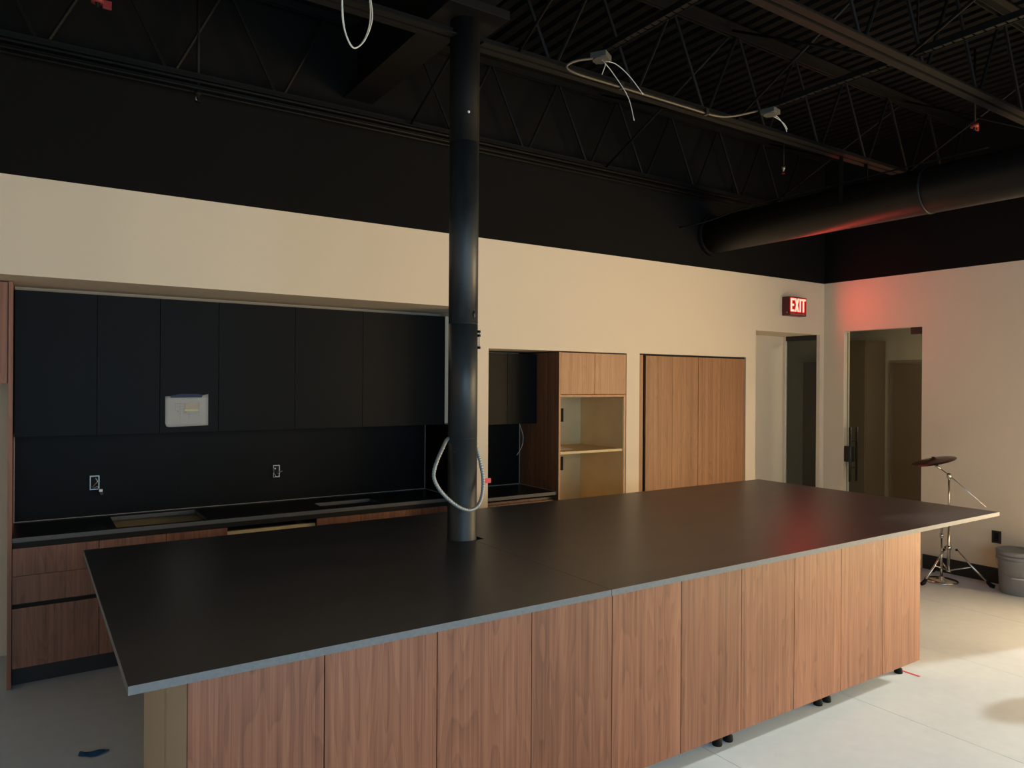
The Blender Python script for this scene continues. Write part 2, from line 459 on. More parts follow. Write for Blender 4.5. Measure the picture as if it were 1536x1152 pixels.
def side_window(name, y0, y1, n):
    lst = [(XR + 0.02, XR + 0.08, y0, y1, WZ0, WZ0 + 0.06), (XR + 0.02, XR + 0.08, y0, y1, WZ1 - 0.06, WZ1)]
    st = (y1 - y0 - 0.05) / n
    for k in range(n + 1): lst.append((XR + 0.02, XR + 0.08, y0 + st * k, y0 + st * k + 0.05, WZ0, WZ1))
    w = struct(boxes(name, lst, M_BLKM, loc=(XR + 0.05, (y0 + y1) / 2, WZ0)))
    for k in range(n): box('pane', XR + 0.047, XR + 0.053, y0 + st * k + 0.05, y0 + st * (k + 1), WZ0 + 0.06, WZ1 - 0.06, M_GLASS, w)


def front_window(name, x0, x1, n):
    lst = [(x0, x1, YF - 0.07, YF - 0.02, FZ0, FZ0 + 0.06), (x0, x1, YF - 0.07, YF - 0.02, FZ1 - 0.06, FZ1)]
    st = (x1 - x0 - 0.05) / n
    for k in range(n + 1): lst.append((x0 + st * k, x0 + st * k + 0.05, YF - 0.07, YF - 0.02, FZ0, FZ1))
    w = struct(boxes(name, lst, M_BLKM, loc=((x0 + x1) / 2, YF - 0.05, FZ0)))
    for k in range(n): box('pane', x0 + st * k + 0.05, x0 + st * (k + 1), YF - 0.048, YF - 0.042, FZ0 + 0.06, FZ1 - 0.06, M_GLASS, w)


side_window('window_1', WY0, WY1, 2)
front_window('window_2', FX0, FX1, 4)
side_window('window_3', VY0, VY1, 1)

# corrugated deck: ribs run across the joists
bm = bmesh.new(); prev = None
x = XL - 0.1; prof = []
while x < 7.06:
    prof += [(x, ZT), (x + 0.055, ZT), (x + 0.068, ZT + 0.03), (x + 0.092, ZT + 0.03)]
    x += 0.105
for px, pz in prof:
    a = bm.verts.new((px, YF - 0.1, pz)); b_ = bm.verts.new((px, YB + 0.1, pz))
    if prev: bm.faces.new((prev[0], prev[1], b_, a))
    prev = (a, b_)
struct(finish('ceiling', bm, M_DECK, None, loc=(2.2, 0.5, ZT)))

bb = struct(boxes('baseboard_right', [(XR - 0.012, XR, 1.80, 3.53, 0, 0.131)], M_KICK, loc=(XR, 2, 0)))

# office beyond the glass
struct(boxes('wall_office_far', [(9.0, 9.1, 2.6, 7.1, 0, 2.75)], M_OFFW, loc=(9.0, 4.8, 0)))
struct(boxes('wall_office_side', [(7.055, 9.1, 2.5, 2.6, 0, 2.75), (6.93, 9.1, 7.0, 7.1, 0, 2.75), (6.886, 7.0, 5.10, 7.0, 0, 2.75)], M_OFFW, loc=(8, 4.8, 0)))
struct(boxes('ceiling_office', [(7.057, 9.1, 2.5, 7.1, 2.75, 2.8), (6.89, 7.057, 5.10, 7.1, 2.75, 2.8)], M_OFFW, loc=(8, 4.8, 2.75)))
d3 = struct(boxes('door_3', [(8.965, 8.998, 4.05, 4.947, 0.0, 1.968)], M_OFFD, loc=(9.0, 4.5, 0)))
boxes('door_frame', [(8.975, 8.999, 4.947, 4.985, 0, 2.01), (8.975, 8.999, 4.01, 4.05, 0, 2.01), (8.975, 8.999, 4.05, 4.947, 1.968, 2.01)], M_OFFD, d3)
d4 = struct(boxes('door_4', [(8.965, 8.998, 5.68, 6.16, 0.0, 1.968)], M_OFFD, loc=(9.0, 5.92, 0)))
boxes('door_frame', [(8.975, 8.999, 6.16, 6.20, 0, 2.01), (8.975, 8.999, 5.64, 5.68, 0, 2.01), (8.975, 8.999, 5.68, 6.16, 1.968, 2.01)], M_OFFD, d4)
oc = thing('office_cabinet', 'tall dark cabinet behind the glass door, left of the far door', 'cabinet', (8.75, 5.32, 0))
box('body', 8.56, 8.99, 5.04, 5.60, 0.02, 2.25, M_OFFD, oc, 0.004)
box('door', 8.54, 8.56, 5.045, 5.316, 0.06, 2.24, M_OFFD, oc, 0.002)
box('door', 8.54, 8.56, 5.322, 5.595, 0.06, 2.24, M_OFFD, oc, 0.002)
box('plinth', 8.60, 8.98, 5.06, 5.58, 0.0, 0.06, M_KICK, oc)

lt = thing('office_fill_light', 'unseen round fill light added inside the dim office', 'light', (8.0, 3.5, 2.70))  # fill light added to lift the dark office; no known fixture here
lathe('housing', [(0, 2.75), (0.17, 2.75), (0.17, 2.715), (0.15, 2.71), (0, 2.71)], 8.0, 3.5, M_CREAM, lt, 32)
lathe('diffuser', [(0, 2.7095), (0.148, 2.7095), (0.14, 2.702), (0, 2.702)], 8.0, 3.5, emit('fill_lamp_diffuser', (1.0, 0.86, 0.66), 0.6), lt, 32)
ol = bpy.data.lights.new('office_fill_lamp', 'AREA'); ol.shape = 'DISK'; ol.size = 0.28; ol.energy = 17.0; ol.color = (1.0, 0.84, 0.60)
olo = bpy.data.objects.new('office_fill_lamp', ol); C.objects.link(olo); olo.parent = lt; olo.location = (0, 0, -0.002)

# glass pivot door in the right wall
d1 = struct(box('door_1', 6.992, 7.004, 3.560, 4.318, 0.012, 2.236, M_GLASSD, loc=(6.998, 3.94, 0)))
box('glass_edge', 6.991, 7.005, 4.318, 4.321, 0.012, 2.236, M_GEDGE, d1)
box('patch_fitting', 6.978, 7.018, 3.553, 3.672, 2.186, 2.249, M_BLKM, d1, 0.003)
box('patch_fitting', 6.978, 7.018, 3.553, 3.700, 0.006, 0.066, M_BLKM, d1, 0.003)
box('lock_plate', 6.965, 7.031, 4.262, 4.345, 0.914, 1.076, M_BLKM, d1, 0.006)
h1 = tube('pull_bar', [(6.94, 4.252, 0.72), (6.94, 4.252, 1.272)], 0.0135, M_BLKM, d1, 12)
h2 = tube('pull_bar', [(7.058, 4.252, 0.72), (7.058, 4.252, 1.272)], 0.0135, M_BLKM, d1, 12)
for z in (0.86, 1.135):
    tube('standoff', [(6.94, 4.252, z), (7.058, 4.252, z)], 0.008, M_BLKM, h1, 8)
# glass partition of the vestibule
d2 = struct(box('door_2', 6.915, 6.927, 4.605, 5.0, 0.012, 2.172, M_GLASSD, loc=(6.92, 4.8, 0)))
box('header_rail', 6.889, 6.945, 4.602, 5.003, 2.172, 2.2215, M_BLKM, d2)
box('glass_edge', 6.912, 6.930, 4.985, 5.003, 0.012, 2.172, M_GEDGE, d2)
tr = struct(boxes('trim_1', [(6.886, 6.90, 4.975, 5.004, 0, 2.222)], M_CREAM, loc=(6.89, 4.99, 0)))

# ------------------------------------------------------------------ ceiling steel
ZJB, ZJT = 3.4035, 3.978
CX, CY, CR = 1.815, 3.178, 0.0735
JOISTS = [(4.461, 'black open-web ceiling joist nearest the dark back wall', 0.051),
          (CY, 'black open-web ceiling joist meeting the top of the column', 0.551),
          (2.076, 'black open-web ceiling joist crossing the upper right corner', 0.447),
          (0.85, 'black open-web ceiling joist nearest the camera, over the island front', 0.20)]
PITCH_J = 0.604
joist_objs = []
webmesh = {}
for (y, lab, ph) in JOISTS:
    t = thing('ceiling_joist', lab, 'joist', (2.2, y, ZJB), 'open-web joists under the roof deck')
    spans = [(XL, XR)] if y != CY else [(XL, CX - CR - 0.004), (CX + CR + 0.004, XR)]
    for (xa, xb) in spans:
        boxes('bottom_chord', [(xa, xb, y - 0.052, y - 0.010, ZJB, ZJB + 0.007), (xa, xb, y - 0.016, y - 0.010, ZJB + 0.007, ZJB + 0.045),
                               (xa, xb, y + 0.010, y + 0.052, ZJB, ZJB + 0.007), (xa, xb, y + 0.010, y + 0.016, ZJB + 0.007, ZJB + 0.045)], M_JOIST, t)
    boxes('top_chord', [(XL, XR, y - 0.058, y - 0.010, ZJT + 0.038, ZJT + 0.046), (XL, XR, y - 0.017, y - 0.010, ZJT - 0.008, ZJT + 0.038),
                        (XL, XR, y + 0.010, y + 0.058, ZJT + 0.038, ZJT + 0.046), (XL, XR, y + 0.010, y + 0.017, ZJT - 0.008, ZJT + 0.038)], M_JOIST, t)
    box('deck_weld_strip', XL, XR, y - 0.008, y + 0.008, ZJT + 0.03, ZT, M_JOIST, t)
    k = -6
    meshes = []
    while True:
        xb = ph + k * PITCH_J
        k += 1
        if xb < XL + 0.35: continue
        if xb > XR - 0.35: break
        for s in (-1, 1):
            if min(abs(xb - 1.8), abs(xb + s * PITCH_J / 2 - 1.8)) < 0.13 or (xb - 1.8) * (xb + s * PITCH_J / 2 - 1.8) < 0: continue
            key = (round(y, 3), s)
            if key not in webmesh:
                bm = bmesh.new()
                add_tube(bm, [(0.02 * s, 0, 0.03), (s * PITCH_J / 2 - 0.012 * s, 0, ZJT - ZJB)], 0.0105, 6)
                me = bpy.data.meshes.new('web_bar'); bm.to_mesh(me); bm.free(); me.materials.append(M_JOIST); webmesh[key] = me
            o = bpy.data.objects.new('web_bar', webmesh[key]); C.objects.link(o); o.parent = t
            o.location = (xb - 2.2, 0, 0)
    joist_objs.append(t)

# diagonal bridging between the joists
brn = {2.10: 'above the column', 3.81: 'above the middle of the island', 5.90: 'beside the round duct'}
bays = [('between first two joists', 4.461, CY), ('between middle two joists', CY, 2.076), ('between last two joists', 2.076, 0.85)]
for bx, where in brn.items():
    for (bl, ya, yb2) in bays:
        t = thing('cross_bridging', 'black cross bridging ' + bl + ', ' + where, 'bridging', (bx, (ya + yb2) / 2, ZJB), 'diagonal bridging')
        tube('brace', [(bx + 0.02, ya - 0.03, ZJB + 0.02), (bx + 0.02, yb2 + 0.03, ZJT + 0.01)], 0.009, M_JOIST, t, 6)
        tube('brace', [(bx - 0.02, ya - 0.03, ZJT + 0.01), (bx - 0.02, yb2 + 0.03, ZJB + 0.02)], 0.009, M_JOIST, t, 6)

# girder over the column
g = thing('steel_girder', 'black steel girder resting on the column cap, running to back wall', 'beam', (1.80, 0.5, 3.55))
box('bottom_flange', 1.70, 1.90, YF, YB, 3.545, 3.562, M_JOIST, g)
box('web', 1.793, 1.807, YF, YB, 3.562, 3.91, M_JOIST, g)
box('top_flange', 1.70, 1.90, YF, YB, 3.91, 3.93, M_JOIST, g)
for yy in (3.1, 3.25):
    box('stiffener', 1.71, 1.89, yy - 0.006, yy + 0.006, 3.562, 3.91, M_JOIST, g)

# column through the island
col = thing('steel_column', 'round blackened steel column rising through the island worktop', 'column', (CX, CY, 0))
bm = bmesh.new()
prof = [(0, 0.0), (CR, 0.0), (CR, 1.4205), (CR - 0.0022, 1.4215), (CR - 0.0022, 1.4235), (CR, 1.4245), (CR, 1.990), (CR - 0.003, 1.991), (CR - 0.003, 1.994), (CR, 1.995), (CR, 2.893), (0, 2.893)]
sh = lathe('shaft', prof, CX, CY, M_COL, col, 64)
for p in sh.data.polygons: p.use_smooth = abs(p.normal.z) < 0.5
pt_ = lathe('painted_top', [(0, 2.8935), (CR + 0.0012, 2.8935), (CR + 0.0012, 3.50), (0, 3.50)], CX, CY, M_COLB, col, 64)
for p in pt_.data.polygons: p.use_smooth = abs(p.normal.z) < 0.5
box('cap_plate', CX - 0.17, CX + 0.17, CY - 0.15, CY + 0.17, 3.50, 3.545, M_JOIST, col, 0.004)
box('base_plate', CX - 0.12, CX + 0.12, CY - 0.12, CY + 0.12, 0.0, 0.02, M_COL, col, 0.003)
# small fittings: white dot, welded lug, side strap on two bolts
d = Vector((-0.43, -0.9, 0)).normalized()
def on_col(ang, z, extra=0.0):
    return (CX + (CR + extra) * math.cos(ang), CY + (CR + extra) * math.sin(ang), z)
a0 = math.atan2(-CY, -CX)
p0 = on_col(a0 + 0.28, 3.03)
bm = bmesh.new(); bmesh.ops.create_uvsphere(bm, u_segments=10, v_segments=6, radius=0.007, matrix=Matrix.Translation(p0))
o = finish('paint_spot', bm, M_PAPER, col, True); o['label'] = 'white paint spot'
p0 = on_col(a0 + 0.80, 2.035)
bm = bmesh.new(); bmesh.ops.create_uvsphere(bm, u_segments=12, v_segments=8, radius=0.010, matrix=Matrix.Translation(p0) @ Matrix.Diagonal((0.7, 0.7, 2.0, 1)))
finish('weld_bump', bm, M_COL, col, True)
pa, pb = on_col(a0 + 1.42, 1.955, 0.008), on_col(a0 + 1.42, 1.875, 0.008)
tube('strap', [pa, pb], 0.004, M_MELA, col, 8)
for q in (pa, pb, on_col(a0 + 1.42, 1.935, 0.008)):
    q2 = Vector(q) - Vector((CX, CY, q[2])); q2.normalize()
    tube('bolt', [Vector(q) - q2 * 0.012, Vector(q) + q2 * 0.006], 0.0065, M_RUB, col, 8)

# flexible conduit looping round the column
cp = [(1.768, 3.208, 1.420), (1.728, 3.180, 1.416), (1.668, 3.110, 1.385), (1.606, 3.055, 1.325), (1.585, 3.045, 1.262), (1.607, 3.04, 1.205), (1.655, 3.035, 1.150), (1.720, 3.03, 1.102),
      (1.783, 3.035, 1.085), (1.838, 3.05, 1.108), (1.872, 3.075, 1.165), (1.888, 3.10, 1.23), (1.888, 3.125, 1.30), (1.882, 3.145, 1.36), (1.872, 3.15, 1.41)]
sp = spline(cp, 22); fc = thing('flexible_conduit', 'pale flexible metal conduit looped around the round column', 'conduit', (1.74, 3.05, 1.085))
rr = [0.0088 + 0.0011 * math.sin(i * math.pi * 0.5) for i in range(len(sp))]
tube('sheath', sp, rr, M_FLEX, fc, 10)
o = box('tape_flag', 1.885, 1.935, 3.098, 3.102, 1.198, 1.222, M_TAPER, fc, 0.001); o['label'] = 'red tape flag'

# round duct along the ceiling
DX, DZ, DR = 5.21, 3.055, 0.160
du = thing('round_duct', 'large black spiral duct running out from the back wall', 'duct', (DX, 1.5, DZ - DR))
tube('duct_shell', [(DX, YB - 0.02, DZ), (DX, YF + 0.01, DZ)], DR, M_DUCT, du, 48)
for yy in (2.62, 1.55, 0.4, -0.8):
    tube('seam_ring', [(DX, yy + 0.012, DZ), (DX, yy - 0.012, DZ)], DR + 0.004, M_DUCT, du, 48)
bm = bmesh.new(); add_tube(bm, [(DX, YB - 0.035, DZ), (DX, YB - 0.001, DZ)], 0.185, 40); finish('wall_collar', bm, M_BLACKW, du)
for yy in (CY, 0.85):
    box('hanger_strap', DX - DR - 0.006, DX - DR, yy - 0.015, yy + 0.015, DZ, ZJB, M_JOIST, du)
    box('hanger_strap', DX + DR, DX + DR + 0.006, yy - 0.015, yy + 0.015, DZ, ZJB, M_JOIST, du)
cb = spline([(4.80, YB - 0.005, 3.085), (4.86, 4.3, 3.10), (5.0, 3.95, 3.185), (5.08, 3.5, 3.212), (5.11, 2.9, 3.225), (5.11, 2.2, 3.225)], 8)
tag(tube('control_cable', cb, 0.006, M_JOIST, None, 8), 'thin black cable from back wall along the top of the duct', 'cable')

# conduit bundle hung below the joist at the back wall
for i, (dy, dz) in enumerate(((-0.07, -0.022), (-0.045, -0.05), (-0.018, -0.030), (0.012, -0.055), (0.03, -0.024))):
    nm = ['outermost, facing the room', 'second from the room side', 'middle one', 'lowest and second from the wall', 'closest to the back wall'][i]
    tag(tube('ceiling_conduit', [(XL, 4.461 + dy, ZJB + dz), (5.35, 4.461 + dy, ZJB + dz)], 0.0085, M_JOIST, None, 8), 'thin dark conduit in the bundle under the back joist, ' + nm, 'conduit', 'conduits below the back joist')
# conduit clipped below the second joist
t = thing('emt_conduit', 'tan metal conduit clipped along the second joist behind the column', 'conduit', (2.981, 3.104, 3.372))
tube('pipe', spline([(2.561, 3.056, 3.467), (2.449, 3.088, 3.435), (2.401, 3.104, 3.398), (2.470, 3.104, 3.377), (2.768, 3.104, 3.377), (3.301, 3.104, 3.377), (3.577, 3.104, 3.380), (3.726, 3.088, 3.404), (3.897, 3.034, 3.457)], 8), 0.0065, M_EMT, t, 10)
for xx in (2.79, 3.492):
    boxes('clip', [(xx - 0.012, xx + 0.012, 3.090, 3.116, 3.365, 3.404)], M_BLKM, t, 0.002)


def jbox(name_where, x, y, z, wires, tilt):
    t = thing('junction_box', 'small galvanised junction box with loose white wires ' + name_where, 'junction box', (x, y, z), 'ceiling junction boxes')
    bm = bmesh.new(); add_box(bm, x - 0.045, x + 0.045, y - 0.045, y + 0.045, z, z + 0.030, 0.003)
    bmesh.ops.rotate(bm, verts=bm.verts, cent=(x, y, z), matrix=Matrix.Rotation(tilt, 3, 'Z'))
    finish('box', bm, M_BOXD, t)
    bm = bmesh.new(); add_tube(bm, [(x, y, z - 0.004), (x, y, z)], 0.045, 16); finish('cover_ring', bm, M_BOXD, t)
    for w in wires:
        tube('wire', spline(w, 8), 0.0024, M_WIRE, t, 6)


jbox('above the island, right of the column', 2.587, 3.042, 3.459,
     [[(2.609, 3.034, 3.457), (2.683, 3.024, 3.451), (2.768, 3.013, 3.404), (2.864, 3.002, 3.320)], [(2.609, 3.045, 3.457), (2.683, 3.045, 3.404), (2.779, 3.034, 3.297), (2.827, 3.034, 3.175)],
      [(2.587, 3.034, 3.457), (2.593, 3.013, 3.425), (2.571, 3.013, 3.366)]], 0.5)
jbox('near the round duct', 3.939, 2.970, 3.423,
     [[(3.950, 2.965, 3.423), (4.003, 2.960, 3.414), (4.057, 2.949, 3.363), (4.078, 2.949, 3.334)], [(3.950, 2.981, 3.423), (4.014, 2.981, 3.419), (4.078, 2.971, 3.393), (4.115, 2.971, 3.363)]], 0.2)
# perforated struts
for (x, ya, yb2, z, lab) in ((2.63, 0.90, 3.05, 3.515, 'perforated black strut above the island, left one'), (3.993, 0.90, 3.01, 3.480, 'perforated black strut near the round duct, right one')):
    t = thing('strut_channel', lab, 'strut', (x, ya, z), 'perforated struts')
    boxes('channel', [(x - 0.022, x + 0.022, ya, yb2, z + 0.03, z + 0.034), (x - 0.022, x - 0.019, ya, yb2, z, z + 0.03), (x + 0.019, x + 0.022, ya, yb2, z, z + 0.03)], M_JOIST, t)
    lst = []; yy = ya
    while yy < yb2 - 0.03:
        lst.append((x - 0.019, x + 0.019, yy, yy + 0.040, z + 0.004, z + 0.007)); yy += 0.05
    o = boxes('perforated_web', lst, M_JOIST, t); o['kind'] = 'stuff'
    for yy in (ya + 0.02, 2.07):
        boxes('hanger_rod', [(x - 0.005, x + 0.005, yy, yy + 0.01, z + 0.034, ZT)], M_JOIST, t)

# cable loops hanging at the top of the picture
lp = [(1.015, 2.747, 3.382), (1.015, 2.747, 3.201), (1.022, 2.752, 3.105), (1.049, 2.758, 3.039), (1.080, 2.768, 3.029), (1.120, 2.768, 3.073), (1.149, 2.768, 3.159), (1.143, 2.768, 3.244), (1.118, 2.768, 3.382)]
lp2 = [(1.031, 2.790, 3.382), (1.033, 2.790, 3.212), (1.043, 2.790, 3.105), (1.070, 2.790, 3.047), (1.097, 2.790, 3.044), (1.131, 2.790, 3.095), (1.150, 2.790, 3.169), (1.141, 2.779, 3.254), (1.107, 2.779, 3.382)]
t = thing('cable_loop', 'pale cable coil hanging from the ceiling left of the column', 'cable', (1.075, 2.768, 3.029))
tube('cable', spline(lp, 8), 0.0028, M_WIRE, t, 8); tube('cable', spline(lp2, 8), 0.0026, M_WIRE, t, 8)
tube('hanger', [(1.065, 2.768, 3.382), (1.065, 2.768, ZT)], 0.004, M_JOIST, t, 6)
box('tie', 0.995, 1.16, 2.735, 2.805, 3.372, 3.387, M_JOIST, t)

# sprinkler heads and drops


def sprinkler(x, y, z, lab, red=True):
    t = thing('sprinkler_head', lab, 'sprinkler', (x, y, z - 0.05), 'sprinkler heads')
    tube('drop_pipe', [(x, y, z + 0.01), (x, y, ZT)], 0.010, M_JOIST, t, 8)
    lathe('fitting', [(0, z + 0.012), (0.017, z + 0.012), (0.017, z - 0.012), (0.009, z - 0.014), (0.009, z - 0.03), (0, z - 0.03)], x, y, M_GALV if red else M_JOIST, t, 12)
    lathe('deflector', [(0, z - 0.048), (0.016, z - 0.048), (0.016, z - 0.051), (0, z - 0.051)], x, y, M_RED if red else M_JOIST, t, 12)
    tube('frame_arm', [(x - 0.009, y, z - 0.014), (x - 0.012, y, z - 0.035), (x, y, z - 0.05)], 0.003, M_RED if red else M_GALV, t, 6)


sprinkler(5.66, 4.126, 3.65, 'small sprinkler head between joists above the exit corner')
sprinkler(0.80, 4.46, 3.34, 'small dark sprinkler head by the back wall, upper left', False)
for (x, y, z, lab) in ((5.494, 2.459, 3.515, 'red sprinkler clamp on the brace at upper right'), (0.25, 3.726, 3.388, 'red sprinkler clamp at the top left corner')):
    t = thing('pipe_clamp', lab, 'clamp', (x, y, z), 'red clamps')
    lathe('ring', [(0.012, z - 0.012), (0.026, z - 0.012), (0.026, z + 0.012), (0.012, z + 0.012), (0.012, z - 0.012)], x, y, M_RED, t, 14)
    box('ear', x + 0.02, x + 0.055, y - 0.006, y + 0.006, z - 0.028, z + 0.008, M_RED, t, 0.002)
    tube('rod', [(x, y, z - 0.03), (x, y, ZT)], 0.008, M_JOIST, t, 8)

# ------------------------------------------------------------------ island
IX0, PW, YP = 0.3795, 0.3954, 2.2135
ZS, TS = 0.920, 0.0235
UW = PW * 2
names_i = ['first from the plywood end', 'second from the plywood end', 'middle of the five', 'second from the far end', 'last at the far right end']
for k in range(5):
    x0, x1 = IX0 + k * UW, IX0 + (k + 1) * UW
    t = thing('island_cabinet', 'walnut-fronted island cabinet on black feet, ' + names_i[k], 'cabinet', ((x0 + x1) / 2, 2.41, 0), 'island cabinets facing the room')
    box('carcass', x0 + (0.017 if k == 0 else 0.001), x1 - 0.001, YP + 0.021, 2.585, 0.105, ZS - TS, M_MELA, t)
    if k == 0:
        o = box('end_panel', IX0, IX0 + 0.016, YP + 0.0215, 2.585, 0.100, ZS - TS - 0.001, M_MELA, t, 0.0008); o['label'] = 'beige plywood end panel'
        box('panel_edge', IX0 - 0.001, IX0 + 0.012, 2.586, 2.596, 0.100, ZS - TS - 0.001, M_PLYED, o, 0.002)
    for j in range(2):
        xa, xb = x0 + j * PW, x0 + (j + 1) * PW
        box('door', xa + (0.0 if k + j == 0 else 0.0017), xb - 0.0017, YP, YP + 0.020, 0.100, ZS - TS - 0.006, M_WAL, t, 0.0012)
    for (lx, ly) in ((x0 + 0.038, YP + 0.105), (x1 - 0.038, YP + 0.105), (x0 + 0.038, 2.55), (x1 - 0.038, 2.55)):
        lathe('foot', [(0, 0), (0.023, 0), (0.024, 0.006), (0.022, 0.026), (0.015, 0.032), (0.015, 0.085), (0.025, 0.09), (0.025, 0.105), (0, 0.105)], lx, ly, M_RUB, t, 16)
for k in (0, 2, 3, 4):
    x0, x1 = IX0 + k * UW, IX0 + (k + 1) * UW
    lab = {0: 'beige back-row island cabinet left of the column, showing its bare end', 2: 'beige back-row island cabinet just right of the column', 3: 'beige back-row island cabinet, second from the far end', 4: 'beige back-row island cabinet at the far right end'}[k]
    t = thing('island_back_cabinet', lab, 'cabinet', ((x0 + x1) / 2, 2.88, 0), 'back-row island cabinets')
    box('carcass', x0 + (0.017 if k == 0 else 0.001), x1 - 0.001, 2.632, 3.133, 0.105, ZS - TS, M_MELA, t)
    if k == 0:
        o = box('end_panel', IX0, IX0 + 0.016, 2.632, 3.134, 0.100, ZS - TS - 0.001, M_MELA, t, 0.0008); o['label'] = 'beige plywood end panel'
        box('panel_edge', IX0 - 0.001, IX0 + 0.012, 2.618, 2.631, 0.100, ZS - TS - 0.001, M_PLYED, o, 0.002)
    for j in range(2):
        box('door', x0 + j * PW + 0.0017, x0 + (j + 1) * PW - 0.0017, 3.135, 3.155, 0.100, ZS - TS - 0.006, M_WAL, t, 0.0012)
    for (lx, ly) in ((x0 + 0.038, 2.66), (x1 - 0.038, 2.66), (x0 + 0.038, 3.06), (x1 - 0.038, 3.06)):
        lathe('foot', [(0, 0), (0.023, 0), (0.024, 0.006), (0.022, 0.026), (0.015, 0.032), (0.015, 0.085), (0.025, 0.09), (0.025, 0.105), (0, 0.105)], lx, ly, M_RUB, t, 16)
# worktop: two slabs butted at the column, notched round it
SX0, SX1, SY0, SY1, SEAM = 0.2155, 5.008, 2.082, 3.866, 1.8415
t = thing('island_worktop', 'long dark honed worktop on the island, notched around the column', 'worktop', (2.6, 2.97, ZS - TS))
HX1, HY0, HY1 = CX + CR + 0.012, CY - CR - 0.003, CY + CR + 0.012
NR = CR + 0.003
arc = [(CX + NR * math.cos(a), CY + NR * math.sin(a)) for a in [math.radians(-90 + 21 - 11 * k) for k in range(21)] if CX + NR * math.cos(a) < SEAM - 0.002]


def slab(pts, outer):
    bm = bmesh.new(); n = len(pts)
    a = [bm.verts.new((p[0], p[1], ZS - TS)) for p in pts]; b = [bm.verts.new((p[0], p[1], ZS)) for p in pts]
    bm.faces.new(list(reversed(a))); bm.faces.new(b); side = []
    for i in range(n): side.append(bm.faces.new((a[i], a[(i + 1) % n], b[(i + 1) % n], b[i])))
    for i in outer: side[i].material_index = 1
    o = finish('slab', bm, M_STONE, t); o.data.materials.append(M_STONEE); return o


e = 0.0010
lp_ = [(SX0, SY0), (SEAM - e, SY0), (SEAM - e, arc[0][1])] + arc + [(SEAM - e, arc[-1][1]), (SEAM - e, SY1), (SX0, SY1)]
slab(lp_, (0, len(lp_) - 2, len(lp_) - 1))
slab([(SEAM + e, SY0), (SX1, SY0), (SX1, SY1), (SEAM + e, SY1), (SEAM + e, HY1), (HX1, HY1), (HX1, HY0), (SEAM + e, HY0)], (0, 1, 2))

# ------------------------------------------------------------------ kitchen recess
ZC, CYF, SPL = 0.828, 4.838, 5.370
# tall end panel
tag(box('end_panel', -0.091, -0.0705, 4.836, 5.452, 0.0, 2.236, M_WAL, bevel=0.001), 'full-height walnut end panel at the left end of the black kitchen run', 'panel')
# over-fridge cabinet left of it
t = thing('overhead_cabinet', 'walnut overhead cabinet at the left picture edge', 'cabinet', (-0.58, 5.1, 1.68))
box('carcass', -1.06, -0.093, 4.862, 5.44, 1.68, 2.235, M_WALD, t)
box('door', -1.06, -0.580, 4.842, 4.861, 1.68, 2.232, M_WAL, t, 0.001); box('door', -0.577, -0.094, 4.842, 4.861, 1.68, 2.232, M_WAL, t, 0.001)
# upper cabinets
UY = 5.0; UZ0, UZ1 = 1.373, 2.212
ux = [-0.066, 0.343, 0.685, 1.0315, 1.5288, 2.0204, 2.6957]
lab = ['leftmost black wall cabinet beside the walnut end panel', 'narrow black wall cabinet left of the one holding the paper', 'narrow black wall cabinet with the taped paper drawing',
       'black wall cabinet just right of the taped paper', 'black wall cabinet second from the column', 'widest black wall cabinet, right beside the column']
for i in range(6):
    x0, x1 = ux[i], ux[i + 1]
    t = thing('wall_cabinet', lab[i], 'cabinet', ((x0 + x1) / 2, 5.18, UZ0), 'black wall cabinets')
    box('carcass', x0 + 0.0005, x1 - 0.0005, UY + 0.021, SPL - 0.002, UZ0 + 0.002, UZ1, M_BLK, t)
    box('door', x0 + 0.0015, x1 - 0.0015, UY, UY + 0.019, UZ0, UZ1 - 0.002, M_BLK, t, 0.001)
t = thing('filler_strip', 'beige filler strip around the top and right of black wall cabinets', 'filler', (1.3, 5.03, UZ1))
box('top_filler', -0.066, 2.7255, UY + 0.13, UY + 0.148, UZ1 + 0.001, 2.2405, M_MELA, t)
box('side_filler', 2.6975, 2.7255, UY + 0.004, UY + 0.022, UZ0 + 0.01, UZ1 + 0.001, M_CREAM, t)

# splashback
t = thing('splashback', 'black splashback panel behind the long kitchen counter', 'splashback', (1.3, 5.38, ZC))
box('back_panel', -0.0695, 2.7265, SPL, SPL + 0.012, ZC + 0.001, UZ0 + 0.3, M_BLK, t)
box('return_panel', 2.715, 2.7265, 4.845, SPL - 0.001, ZC + 0.001, UZ0 - 0.002, M_BLK, t)
boxes('edge_bead', [(-0.0695, 2.715, SPL - 0.003, SPL, ZC + 0.0005, ZC + 0.0035), (2.7105, 2.7148, SPL - 0.004, SPL - 0.0005, ZC + 0.003, UZ0 - 0.01), (2.712, 2.715, 4.85, SPL - 0.004, ZC + 0.0005, ZC + 0.0035)], M_BEAD, t)
box('edge_trim', -0.0697, -0.0665, SPL - 0.004, SPL, ZC + 0.002, UZ0 - 0.005, M_BEAD, t)


def bez(x0, x1, z0, z1, wires, lab):
    t = thing('outlet_box', lab, 'outlet box', ((x0 + x1) / 2, SPL, z0), 'open outlet boxes on the splashback')
    y = SPL - 0.001
    boxes('frame', [(x0, x1, y - 0.006, y, z1 - 0.006, z1), (x0, x1, y - 0.006, y, z0, z0 + 0.006), (x0, x0 + 0.005, y - 0.006, y, z0 + 0.006, z1 - 0.006), (x1 - 0.006, x1, y - 0.006, y, z0 + 0.006, z1 - 0.006)], M_GALV, t)
    box('recess', x0 + 0.005, x1 - 0.006, y - 0.002, y, z0 + 0.006, z1 - 0.006, M_DARK, t)
    for w, m_, r in wires: tube('wire', spline(w, 6), r, m_, t, 6)
    return t


